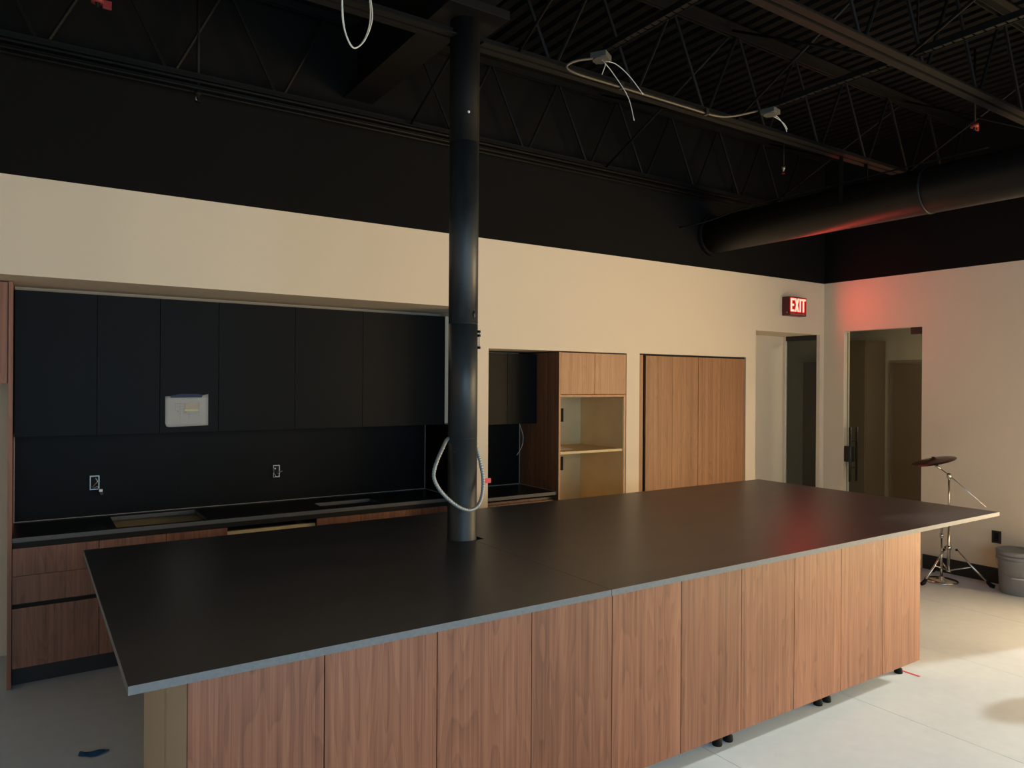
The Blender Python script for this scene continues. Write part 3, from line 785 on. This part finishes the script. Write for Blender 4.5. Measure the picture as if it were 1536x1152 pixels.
y = SPL - 0.006
t = bez(0.331, 0.385, 0.998, 1.088, [([(0.345, y, 1.01), (0.36, y - 0.01, 1.035), (0.372, y - 0.012, 1.05), (0.362, y - 0.01, 1.075)], M_GALV, 0.003),
                                 ([(0.34, y, 1.02), (0.355, y - 0.015, 1.012), (0.372, y - 0.02, 1.02), (0.38, y - 0.02, 1.005)], M_GALV, 0.0035)], 'open outlet box with wires above the left sink cutout')
box('wire_nut', 0.381, 0.401, y - 0.03, y - 0.012, 0.985, 1.003, M_PAPER, t, 0.003)
box('wire_nut', 0.386, 0.405, y - 0.032, y - 0.012, 0.965, 0.984, M_BLKM, t, 0.003)
t = bez(1.485, 1.533, 1.002, 1.09, [([(1.49, y, 1.06), (1.488, y - 0.02, 1.03), (1.497, y - 0.025, 1.012), (1.48, y - 0.03, 1.006)], M_GALV, 0.0032),
                                ([(1.515, y, 1.045), (1.525, y - 0.02, 1.04), (1.545, y - 0.025, 1.048)], M_GALV, 0.0032),
                                ([(1.512, y, 1.035), (1.522, y - 0.02, 1.022), (1.515, y - 0.02, 1.008)], M_GALV, 0.0032)], 'open outlet box with tangled wires in the middle of the splashback')
box('wire_nut', 1.49, 1.50, y - 0.02, y - 0.005, 1.062, 1.072, M_PAPER, t, 0.002)

# counter with two cutouts
t = thing('kitchen_counter', 'black counter along the back recess with two sink cutouts', 'worktop', (1.3, 5.1, ZC - 0.025))
A = (0.437, 0.948, 4.875, 5.290); B = (1.706, 2.135, 4.955, 5.130)
z0, z1 = ZC - 0.025, ZC
lst = [(-0.069, A[0], CYF + 0.002, SPL - 0.001, z0, z1), (A[0], A[1], CYF + 0.002, A[2], z0, z1), (A[0], A[1], A[3], SPL - 0.001, z0, z1), (A[1], B[0], CYF + 0.002, SPL - 0.001, z0, z1),
       (B[0], B[1], CYF + 0.002, B[2], z0, z1), (B[0], B[1], B[3], SPL - 0.001, z0, z1), (B[1], 2.713, CYF + 0.002, SPL - 0.001, z0, z1)]
boxes('counter_slab', lst, M_CNT, t)
box('gap_shade_board', -0.069, 2.712, 4.862, 4.876, 0.768, z0 - 0.0005, M_DARK, t)  # near-black board added so the gap under the counter looks shaded
box('front_edge', -0.069, 2.713, CYF - 0.001, CYF + 0.002, z0, z1, M_CNTE, t)
for K, nm in ((A, 'left'), (B, 'right')):
    bm = bmesh.new()
    for (xa, xb, ya, yb2) in ((K[0], K[0] + 0.004, K[2], K[3]), (K[1] - 0.004, K[1], K[2], K[3]), (K[0], K[1], K[3] - 0.004, K[3]), (K[0], K[1], K[2], K[2] + 0.004)):
        add_box(bm, xa, xb, ya, yb2, z0, z1 - 0.001)
    finish('cutout_rim', bm, M_CNTE, t)

# base cabinets
FY = 4.858; TOP = 0.766


def carcass(t, x0, x1, top=None):
    box('carcass', x0 + 0.0005, x1 - 0.0005, FY + 0.021, SPL - 0.01, 0.102, top or (TOP - 0.003), M_WALD, t)
    box('toe_kick', x0, x1, FY + 0.045, FY + 0.06, 0.0, 0.102, M_KICK, t)


t = thing('drawer_cabinet', 'walnut drawer base cabinet at the left end of the counter', 'cabinet', (0.14, 5.1, 0), 'walnut base cabinets')
carcass(t, -0.069, 0.349)
box('drawer', -0.068, 0.3475, FY, FY + 0.020, 0.6135, TOP, M_WAL, t, 0.001)
box('drawer', -0.068, 0.3475, FY, FY + 0.020, 0.459, 0.6115, M_WAL, t, 0.001)
box('drawer', -0.068, 0.3475, FY, FY + 0.020, 0.103, 0.434, M_WAL, t, 0.001)
box('finger_pull', -0.068, 0.3475, FY + 0.012, FY + 0.020, 0.435, 0.4585, M_DARK, t)
t = thing('sink_cabinet', 'walnut two-door base cabinet below the left sink cutout', 'cabinet', (0.7, 5.1, 0), 'walnut base cabinets')
carcass(t, 0.349, 1.062, 0.60)
box('door', 0.3505, 0.7045, FY, FY + 0.020, 0.103, TOP, M_WAL, t, 0.001); box('door', 0.7065, 1.0605, FY, FY + 0.020, 0.103, TOP, M_WAL, t, 0.001)
boxes('side_panel', [(0.350, 0.366, FY + 0.021, SPL - 0.01, 0.60, z0 - 0.001), (1.045, 1.061, FY + 0.021, SPL - 0.01, 0.60, z0 - 0.001)], M_WALD, t)
box('sink_board', 0.372, 1.040, 4.885, 5.355, 0.772, 0.790, M_PLY, t, 0.001)
t = thing('appliance_bay', 'open appliance bay with a plywood rail under the counter', 'cabinet', (1.35, 5.1, 0))
box('rail', 1.064, 1.639, FY + 0.03, FY + 0.06, 0.690, 0.735, M_PLY, t, 0.001)
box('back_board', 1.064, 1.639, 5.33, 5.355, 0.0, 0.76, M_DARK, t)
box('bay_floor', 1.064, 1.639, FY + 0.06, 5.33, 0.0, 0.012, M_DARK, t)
t = thing('base_cabinet', 'narrow walnut base cabinet right of the open appliance bay', 'cabinet', (1.8, 5.1, 0), 'walnut base cabinets')
carcass(t, 1.640, 1.955, 0.70)
box('door', 1.6415, 1.954, FY, FY + 0.020, 0.103, TOP, M_WAL, t, 0.001)
t = thing('base_cabinet', 'wide walnut base cabinet behind the column', 'cabinet', (2.33, 5.1, 0), 'walnut base cabinets')
carcass(t, 1.956, 2.712, 0.70)
box('door', 1.9575, 2.33, FY, FY + 0.020, 0.103, TOP, M_WAL, t, 0.001); box('door', 2.332, 2.711, FY, FY + 0.020, 0.103, TOP, M_WAL, t, 0.001)
tag(box('basin_pan', B[0] - 0.02, B[1] + 0.02, B[2] - 0.02, B[3] + 0.02, z0 - 0.035, z0 - 0.003, M_CNTE, bevel=0.003), 'dark shallow pan seen in the right counter cutout', 'basin')

# paper drawing taped to the third wall cabinet
py = UY - 0.003
t = thing('paper_drawing', 'white paper with a small plan drawing, taped to black cabinet', 'paper', (0.84, py, 1.41))
bm = bmesh.new(); nx, nz = 12, 8; grid = []
for j in range(nz + 1):
    row = []
    for i in range(nx + 1):
        u, v = i / nx, j / nz
        xx = 0.7155 + 0.2525 * u; zz = 1.408 + 0.006 * u + (0.193 - 0.002 * u) * v
        if j == 0 and i == 0: xx += 0.006; zz += 0.006
        if j == nz and i >= nx - 1: zz += 0.010 * (i - nx + 2) / 2
        row.append(bm.verts.new((xx, py - 0.004 * (1 - v) ** 2 * (0.4 + 0.6 * abs(u - 0.5) * 2) - 0.0005, zz)))
    grid.append(row)
for j in range(nz):
    for i in range(nx): bm.faces.new((grid[j][i], grid[j][i + 1], grid[j + 1][i + 1], grid[j + 1][i]))
bmesh.ops.solidify(bm, geom=bm.faces[:], thickness=0.0006)
finish('sheet', bm, M_PAPER, t, True)
yy = py - 0.0052
def pr(nm, x0, x1, z0_, z1_, m_): return box(nm, x0, x1, yy, yy + 0.0012, z0_, z1_, m_, t)
pr('print_hatch', 0.832, 0.912, 1.522, 1.554, M_PRB); pr('print_band', 0.826, 0.912, 1.508, 1.519, M_PRY)
lines = [(0.770, 0.912, 1.554, 1.5555), (0.826, 0.912, 1.5055, 1.5075), (0.775, 0.826, 1.535, 1.5362), (0.80, 0.801, 1.45, 1.565), (0.852, 0.853, 1.455, 1.508), (0.911, 0.912, 1.47, 1.57), (0.772, 0.7732, 1.51, 1.555),
         (0.785, 0.79, 1.505, 1.512), (0.824, 0.838, 1.49, 1.505), (0.84, 0.905, 1.487, 1.4882), (0.845, 0.88, 1.568, 1.5692), (0.80, 0.826, 1.52, 1.521)]
boxes('print_lines', [(a, b, yy, yy + 0.0012, c, d_) for a, b, c, d_ in lines], M_PRG, t)
o = poly('blue_tape', [(0.742, py - 0.006, 1.592), (0.928, py - 0.006, 1.594), (0.935, py - 0.006, 1.610), (0.90, py - 0.006, 1.616), (0.80, py - 0.006, 1.616), (0.752, py - 0.006, 1.607)], (0, 0.0012, 0), M_TAPEB, t); o['label'] = 'blue masking tape'

# ------------------------------------------------------------------ second recess
SX = 3.478
t = thing('wall_cabinet', 'short black two-door wall cabinet beside the tall oak cabinet', 'cabinet', (3.15, 4.98, 1.369), 'black wall cabinets')
box('carcass', 2.8225, 3.472, 4.881, 5.108, 1.371, 1.934, M_BLK, t)
box('door', 2.8235, 3.184, 4.861, 4.880, 1.369, 1.932, M_BLK, t, 0.001); box('door', 3.187, 3.4715, 4.861, 4.880, 1.369, 1.932, M_BLK, t, 0.001)
tag(tube('loose_wire', spline([(3.36, 4.95, 1.37), (3.385, 4.95, 1.31), (3.395, 4.94, 1.25), (3.375, 4.93, 1.18), (3.32, 4.92, 1.11)], 8), 0.0022, M_WIRE, None, 6), 'thin pale wire hanging below the short black wall cabinet', 'wire')
t = thing('splashback', 'black splashback panel below the short black wall cabinet', 'splashback', (3.15, 5.11, 0.845))
box('back_panel', 2.8225, 3.4735, 5.110, 5.122, 0.846, 1.42, M_BLK, t)
box('left_return', 2.8225, 2.832, 4.60, 5.109, 0.846, 1.42, M_BEAD, t)
boxes('edge_bead', [(2.833, 3.470, 5.106, 5.1098, 0.8455, 0.849), (3.4695, 3.4735, 5.105, 5.1095, 0.849, 1.365), (3.470, 3.4735, 4.59, 5.105, 0.8455, 0.848)], M_BEAD, t)
t = thing('side_counter', 'short black counter in the recess left of the tall oak cabinet', 'worktop', (3.15, 4.84, 0.82))
box('counter_slab', 2.8225, 3.4735, 4.584, 5.109, 0.820, 0.845, M_CNT, t); box('front_edge', 2.8225, 3.4735, 4.581, 4.584, 0.820, 0.845, M_CNTE, t)
t = thing('base_cabinet', 'walnut base cabinet below the short side counter', 'cabinet', (3.15, 4.84, 0), 'walnut base cabinets')
box('carcass', 2.8235, 3.4725, 4.625, 5.10, 0.102, 0.80, M_WALD, t)
box('door', 2.845, 3.4725, 4.604, 4.624, 0.103, 0.782, M_WALD, t, 0.001)
box('filler', 2.8225, 2.843, 4.60, 4.624, 0.103, 0.815, M_WAL, t, 0.001)
box('toe_kick', 2.8235, 3.4725, 4.65, 4.662, 0.0, 0.102, M_KICK, t)

# tall oak cabinet with open shelves
t = thing('tall_cabinet', 'tall oak cabinet with open plywood shelves below two small doors', 'cabinet', (3.83, 4.86, 0))
X0, X1, Y0, Y1, ZTOP = 3.4755, 4.1815, 4.566, 5.150, 1.945
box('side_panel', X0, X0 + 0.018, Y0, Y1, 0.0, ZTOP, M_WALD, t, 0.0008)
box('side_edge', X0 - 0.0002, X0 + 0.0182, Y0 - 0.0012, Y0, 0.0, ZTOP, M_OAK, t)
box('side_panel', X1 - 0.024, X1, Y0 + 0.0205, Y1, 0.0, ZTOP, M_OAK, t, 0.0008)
box('side_edge', X1 - 0.024, X1, Y0, Y0 + 0.0203, 0.0, 1.609, M_OAK, t, 0.0008)
box('side_lining', X0 + 0.0185, X0 + 0.022, Y0 + 0.004, Y1 - 0.02, 0.1, 1.58, M_PLY, t); box('side_lining', X1 - 0.028, X1 - 0.0245, Y0 + 0.004, Y1 - 0.02, 0.1, 1.58, M_PLY, t)
box('back_board', X0 + 0.018, X1 - 0.024, Y1 - 0.018, Y1, 0.1, ZTOP - 0.02, M_PLY, t)
box('top_board', X0 + 0.018, X1 - 0.024, Y0 + 0.022, Y1 - 0.018, ZTOP - 0.02, ZTOP, M_OAK, t)
box('divider', X0 + 0.018, X1 - 0.0245, Y0 + 0.001, Y1 - 0.018, 1.588, 1.608, M_OAK, t, 0.0008)
box('shelf', X0 + 0.022, X1 - 0.028, Y0 + 0.012, Y1 - 0.018, 1.135, 1.155, M_PLY, t, 0.0008)
box('bottom_board', X0 + 0.018, X1 - 0.024, Y0 + 0.022, Y1 - 0.018, 0.1, 0.12, M_PLY, t)
xm = (X0 + 0.022 + X1 - 0.001) / 2
box('door', X0 + 0.022, xm - 0.0015, Y0, Y0 + 0.020, 1.612, ZTOP - 0.004, M_OAK, t, 0.001); box('door', xm + 0.0015, X1 - 0.001, Y0, Y0 + 0.020, 1.612, ZTOP - 0.004, M_OAK, t, 0.001)
for zz, nm in ((1.417, 'upper'), (0.988, 'lower')):
    o = box('outlet_plate', 3.880, 3.955, Y1 - 0.024, Y1 - 0.018, zz - 0.06, zz + 0.06, M_BLKM, t, 0.002); o['label'] = 'black outlet plate in the ' + nm + ' opening'
tag(poly('paper_sheet', [(3.56, 4.75, 1.1555), (3.74, 4.72, 1.1555), (3.80, 4.95, 1.1555), (3.62, 4.98, 1.1555)], (0, 0, 0.0015), M_PAPER, None, loc=(3.68, 4.85, 1.1555)), 'pale paper sheet lying on the shelf of the tall oak cabinet', 'paper')

# third recess: walnut folding panels
t = thing('panel_doors', 'walnut folding panel doors in the recess left of the corridor', 'door', (5.05, 4.61, 0))
wx = [4.412, 4.734, 5.066, 5.389, 5.7065]
for i in range(4):
    g_ = (0.0014, 0.0030, 0.0014, 0.0004)[i]
    box('panel', wx[i] + 0.0014, wx[i + 1] - g_, 4.570 + 0.0010 * (i % 2), 4.592, 0.012, 1.940, M_WARD, t, 0.001)
box('stile', 4.3315, 4.380, 4.570, 4.592, 0.0, 1.945, M_WARD, t, 0.001)
box('reveal', 4.380, 4.412, 4.630, 4.638, 0.0, 1.945, M_DARK, t)
box('head_track', 4.3315, 5.7085, 4.577, 4.63, 1.944, 1.9565, M_DARK, t)
box('back_board', 4.3315, 5.7085, 4.64, 4.66, 0.0, 1.955, M_DARK, t)

# ------------------------------------------------------------------ exit sign
t = thing('exit_sign', 'red lit EXIT sign above the corridor opening', 'sign', (6.40, 4.52, 2.385))
EX0, EX1, EY, EZ0, EZ1 = 6.25, 6.535, 4.482, 2.385, 2.572
box('housing', EX0, EX1, EY, YB, EZ0, EZ1, M_EXITB, t, 0.006)
box('face', EX0 + 0.012, EX1 - 0.012, EY - 0.003, EY + 0.001, EZ0 + 0.028, EZ1 - 0.010, M_EXITF, t)
fy = EY - 0.006; zb_, zt_ = EZ0 + 0.040, EZ1 - 0.016


def letter(polys):
    bm = bmesh.new()
    for ps in polys:
        a = [bm.verts.new((p[0], fy, p[1])) for p in ps]; b = [bm.verts.new((p[0], fy + 0.003, p[1])) for p in ps]
        bm.faces.new(a); bm.faces.new(list(reversed(b))); n = len(ps)
        for i in range(n): bm.faces.new((a[i], b[i], b[(i + 1) % n], a[(i + 1) % n]))
    return finish('letter', bm, M_EXITL, t)


def R(x0, x1, z0, z1): return [(x0, z0), (x1, z0), (x1, z1), (x0, z1)]
s = 0.019; H = zt_ - zb_; zm = (zb_ + zt_) / 2
x = 6.276; w = 0.056; letter([R(x, x + s, zb_, zt_), R(x + s, x + w, zb_, zb_ + s), R(x + s, x + w, zt_ - s, zt_), R(x + s, x + w * 0.86, zm - s / 2, zm + s / 2)])
x = 6.339; w = 0.068; letter([[(x, zb_), (x + 0.021, zb_), (x + w, zt_), (x + w - 0.021, zt_)], [(x, zt_), (x + w - 0.021, zb_), (x + w, zb_), (x + 0.021, zt_)]])
x = 6.417; letter([R(x, x + s, zb_, zt_)])
x = 6.445; w = 0.068; letter([R(x, x + w, zt_ - s, zt_), R(x + w / 2 - s / 2, x + w / 2 + s / 2, zb_, zt_ - s)])
box('lamp_strip', EX0 + 0.02, EX1 - 0.02, EY - 0.004, EY + 0.001, EZ0 + 0.008, EZ0 + 0.022, plain('pink_diffuser', (0.42, 0.12, 0.11), 0.4), t)
tube('test_button', [(EX0 - 0.002, EY + 0.02, EZ0 + 0.03), (EX0 + 0.002, EY + 0.02, EZ0 + 0.03)], 0.004, M_PAPER, t, 8)
l = bpy.data.lights.new('exit_lamp', 'AREA'); l.shape = 'RECTANGLE'; l.size = 0.2; l.size_y = 0.11; l.energy = 4.2; l.color = (1.0, 0.07, 0.05)
lo = bpy.data.objects.new('exit_lamp', l); C.objects.link(lo); lo.parent = t
lo.location = Vector((6.44, EY - 0.02, 2.48)) - wpos(t)
lo.rotation_euler = Vector((0.02, -1.0, 0.05)).to_track_quat('-Z', 'Y').to_euler()

# ------------------------------------------------------------------ right-hand corner: stands, bucket, outlet
op = thing('wall_outlet', 'black wall outlet plate above the grey bucket', 'outlet', (XR, 2.9125, 0.345))
box('plate', XR - 0.007, XR, 2.876, 2.949, 0.345, 0.452, M_BLKM, op, 0.002)
box('socket', XR - 0.0085, XR - 0.007, 2.893, 2.932, 0.36, 0.437, M_RUB, op)

TX, TY = 6.632, 3.150
t = thing('cymbal_stand', 'chrome tripod boom stand beyond the far end of the island', 'stand', (TX, TY, 0))
tube('lower_tube', [(TX, TY, 0.10), (TX, TY, 0.56)], 0.0125, M_CHROME, t, 14)
tube('upper_tube', [(TX, TY, 0.56), (TX, TY, 0.90)], 0.0095, M_CHROME, t, 14)
lathe('height_clamp', [(0, 0.545), (0.019, 0.545), (0.021, 0.56), (0.019, 0.585), (0, 0.585)], TX, TY, M_CHROME, t, 14)
lathe('tripod_collar', [(0.0125, 0.285), (0.021, 0.285), (0.023, 0.30), (0.021, 0.318), (0.0125, 0.318)], TX, TY, M_CHROME, t, 14)
lathe('base_collar', [(0, 0.088), (0.019, 0.088), (0.019, 0.112), (0, 0.112)], TX, TY, M_CHROME, t, 14)
for (fx, fy_) in ((6.745, 2.862), (6.345, 3.215), (6.845, 3.385)):
    dv = Vector((fx - TX, fy_ - TY, 0))
    a = Vector((TX, TY, 0.27)) + dv * 0.20; f_ = Vector((fx, fy_, 0.022)); mid = a.lerp(f_, 0.45)
    leg = tube('leg', [a + Vector((0, 0, 0.02)), mid, f_], [0.006, 0.0085, 0.0085], M_CHROME, t, 10)
    tube('brace', [Vector((TX, TY, 0.10)), mid], 0.006, M_CHROME, t, 8)
    dn = dv.normalized()
    tube('rubber_foot', [f_ - dn * 0.03 + Vector((0, 0, 0.026)), f_ + Vector((0, 0, 0.0)), f_ + dn * 0.025 + Vector((0, 0, -0.006))], [0.013, 0.018, 0.015], M_RUB, leg, 10)
    tube('tip_cap', [a + Vector((0, 0, 0.015)) - dn * 0.012, a + Vector((0, 0, 0.02)) + dn * 0.006], 0.009, M_RUB, leg, 8)
lathe('boom_tilter', [(0, 0.895), (0.015, 0.895), (0.021, 0.91), (0.022, 0.925), (0.014, 0.942), (0, 0.945)], TX, TY, M_CHROME, t, 14)
# boom arm lies across the view, rising towards the door
Ad = Vector((-0.02, 0.98, 0)).normalized()
bt = Vector((TX, TY, 0.925))
lo_ = bt - Ad * 0.29 - Vector((0, 0, 0.235)); hi = bt + Ad * 0.125 + Vector((0, 0, 0.085))
tube('boom_arm', [lo_, bt, hi], 0.0045, M_CHROME, t, 8)
tube('wing_nut', [bt + Vector((-0.028, -0.01, 0.004)), bt + Vector((0.028, 0.01, 0.004))], 0.006, M_CHROME, t, 8)
tube('cymbal_tilter', [hi - Ad * 0.055 - Vector((0, 0, 0.038)), hi - Ad * 0.02 - Vector((0, 0, 0.014)), hi + Ad * 0.008 + Vector((0, 0, 0.012))], [0.009, 0.0135, 0.010], M_CHROME, t, 10)
tube('tilter_knob', [hi - Ad * 0.005 + Vector((-0.025, 0, 0)), hi - Ad * 0.005 + Vector((0.025, 0, 0))], 0.010, M_BLKM, t, 8)
ct = hi + Ad * 0.008 + Vector((0, 0, 0.042))
tube('post', [hi + Vector((0, 0, 0.005)), ct + Vector((0, 0, 0.022))], 0.0045, M_CHROME, t, 8)
# cymbal
q = Matrix.Rotation(math.radians(15.5), 3, Vector((-0.83, -0.55, 0)).cross(Vector((0, 0, 1))).cross(Vector((0, 0, 1))).normalized())
cyo = thing('cymbal', 'dark bronze cymbal tilted on top of the chrome boom stand', 'cymbal', tuple(ct))
axis_v = Vector((0.553, 0.833, 0))           # tilt seen from the room: door side low, wall side high
qm = Matrix.Rotation(math.radians(-14.5), 3, axis_v) @ Matrix.Rotation(math.radians(-1), 3, Vector((0.833, -0.553, 0)))
z_ = ct.z
prof = [(0.006, z_ + 0.012), (0.020, z_ + 0.010), (0.032, z_ + 0.001), (0.06, z_ - 0.004), (0.12, z_ - 0.010), (0.177, z_ - 0.019), (0.177, z_ - 0.0205), (0.12, z_ - 0.0115), (0.06, z_ - 0.0055), (0.032, z_ - 0.0005), (0.02, z_ + 0.0085), (0.006, z_ + 0.0105), (0.006, z_ + 0.012)]
lathe('disc', prof, ct.x, ct.y, M_CYM, cyo, 56, axis=(tuple(ct), qm))
lathe('felt', [(0, z_ + 0.021), (0.013, z_ + 0.021), (0.014, z_ + 0.013), (0, z_ + 0.012)], ct.x, ct.y, M_BLKM, cyo, 14)

RX, RY = 6.612, 3.200
t = thing('round_base_stand', 'chrome microphone stand with a round base under the tripod stand', 'stand', (RX, RY, 0))
lathe('base', [(0, 0), (0.128, 0), (0.132, 0.006), (0.128, 0.014), (0.095, 0.022), (0.03, 0.028), (0.016, 0.045), (0, 0.045)], RX, RY, M_CHROME, t, 48)
tube('tube', [(RX, RY, 0.04), (RX, RY, 0.40)], 0.0105, M_CHROME, t, 12); tube('inner_tube', [(RX, RY, 0.40), (RX, RY, 0.62)], 0.0085, M_CHROME, t, 12)
lathe('clutch', [(0, 0.385), (0.015, 0.385), (0.015, 0.415), (0, 0.415)], RX, RY, M_CHROME, t, 12)

BX, BY = 6.782, 2.678
t = thing('plastic_bucket', 'grey lidded plastic bucket against the right wall', 'bucket', (BX, BY, 0))
lathe('body', [(0, 0.0), (0.124, 0.0), (0.130, 0.006), (0.142, 0.268), (0.150, 0.270), (0.150, 0.279), (0.1425, 0.281), (0.143, 0.299), (0.151, 0.301), (0.151, 0.309), (0.143, 0.311), (0.144, 0.335), (0, 0.335)], BX, BY, M_BUCK, t, 56)
lathe('lid', [(0.152, 0.318), (0.156, 0.318), (0.157, 0.345), (0.150, 0.354), (0.141, 0.354), (0.138, 0.347), (0.06, 0.345), (0, 0.345)], BX, BY, M_LID, t, 56)
cdir = Vector((-BX, -BY, 0)).normalized()
sd = cdir.cross(Vector((0, 0, 1)))
hp = [Vector((BX, BY, 0.285)) - sd * 0.150]
for k in range(9):
    a = math.pi * k / 8
    hp.append(Vector((BX, BY, 0.285)) + (-sd * math.cos(a)) * 0.156 + cdir * 0.155 * math.sin(a) * 0.99 + Vector((0, 0, -0.145 * math.sin(a))))
hp.append(Vector((BX, BY, 0.285)) + sd * 0.150)
hs = spline(hp, 5)
bw_ = tube('bail_wire', hs, 0.0022, M_GALV, t, 6)
gp = [Vector((BX, BY, 0.14)) + (cdir * math.cos(a) + sd * math.sin(a)) * 0.150 for a in (-0.32, -0.16, 0.0, 0.16, 0.32)]
tube('bail_grip', [p + Vector((0, 0, 0.004)) for p in gp], 0.006, plain('pale_grip', (0.55, 0.55, 0.56), 0.5), bw_, 8)
box('handle_ear', BX - 0.02, BX + 0.02, BY + 0.138, BY + 0.160, 0.262, 0.305, M_BUCK, t, 0.003)

# floor bits
tag(box('floor_tape', 4.335, 4.352, 2.217, 2.42, 0.0005, 0.0012, M_TAPER), 'short red tape line on floor by the island corner', 'tape')
bm = bmesh.new()
rx, ry = 0.252, 3.80; nx, nz = 14, 6; gr = []
vdir = Vector((0.833, -0.553, 0)); wdir = Vector((0.553, 0.833, 0))
for j in range(nz + 1):
    row = []
    for i in range(nx + 1):
        u, v = i / nx - 0.5, j / nz - 0.5
        wv = 0.030 * (1 - (2 * u) ** 2 * 0.75) + 0.006 * math.sin(9 * u)
        p = Vector((rx, ry, 0)) + vdir * (0.115 * u) + wdir * (v * wv * 2 + 0.05 * u * u + 0.035 * u)
        p.z = 0.004 + 0.016 * (0.5 - abs(v)) * (1 + 0.6 * math.sin(11 * u + 3 * v)) + 0.002 * random.random()
        row.append(bm.verts.new(p))
    gr.append(row)
for j in range(nz):
    for i in range(nx): bm.faces.new((gr[j][i], gr[j][i + 1], gr[j + 1][i + 1], gr[j + 1][i]))
bmesh.ops.solidify(bm, geom=bm.faces[:], thickness=0.002)
tag(finish('blue_rag', bm, M_RAG, None, True, loc=(rx, ry, 0)), 'crumpled blue scrap of cloth on the floor left of the island', 'cloth')

# unseen bin-shaped blocker, added on the right to cast the floor shadow
t = thing('shadow_blocker', 'unseen bin-shaped blocker added by the window to shade the floor', 'bin', (5.62, 1.36, 0))
lathe('body', [(0, 0), (0.105, 0), (0.112, 0.01), (0.128, 0.60), (0, 0.60)], 5.62, 1.36, M_BUCK, t, 36)
lathe('dome_lid', [(0.134, 0.595), (0.136, 0.62), (0.120, 0.68), (0.075, 0.73), (0, 0.745)], 5.62, 1.36, M_LID, t, 36)
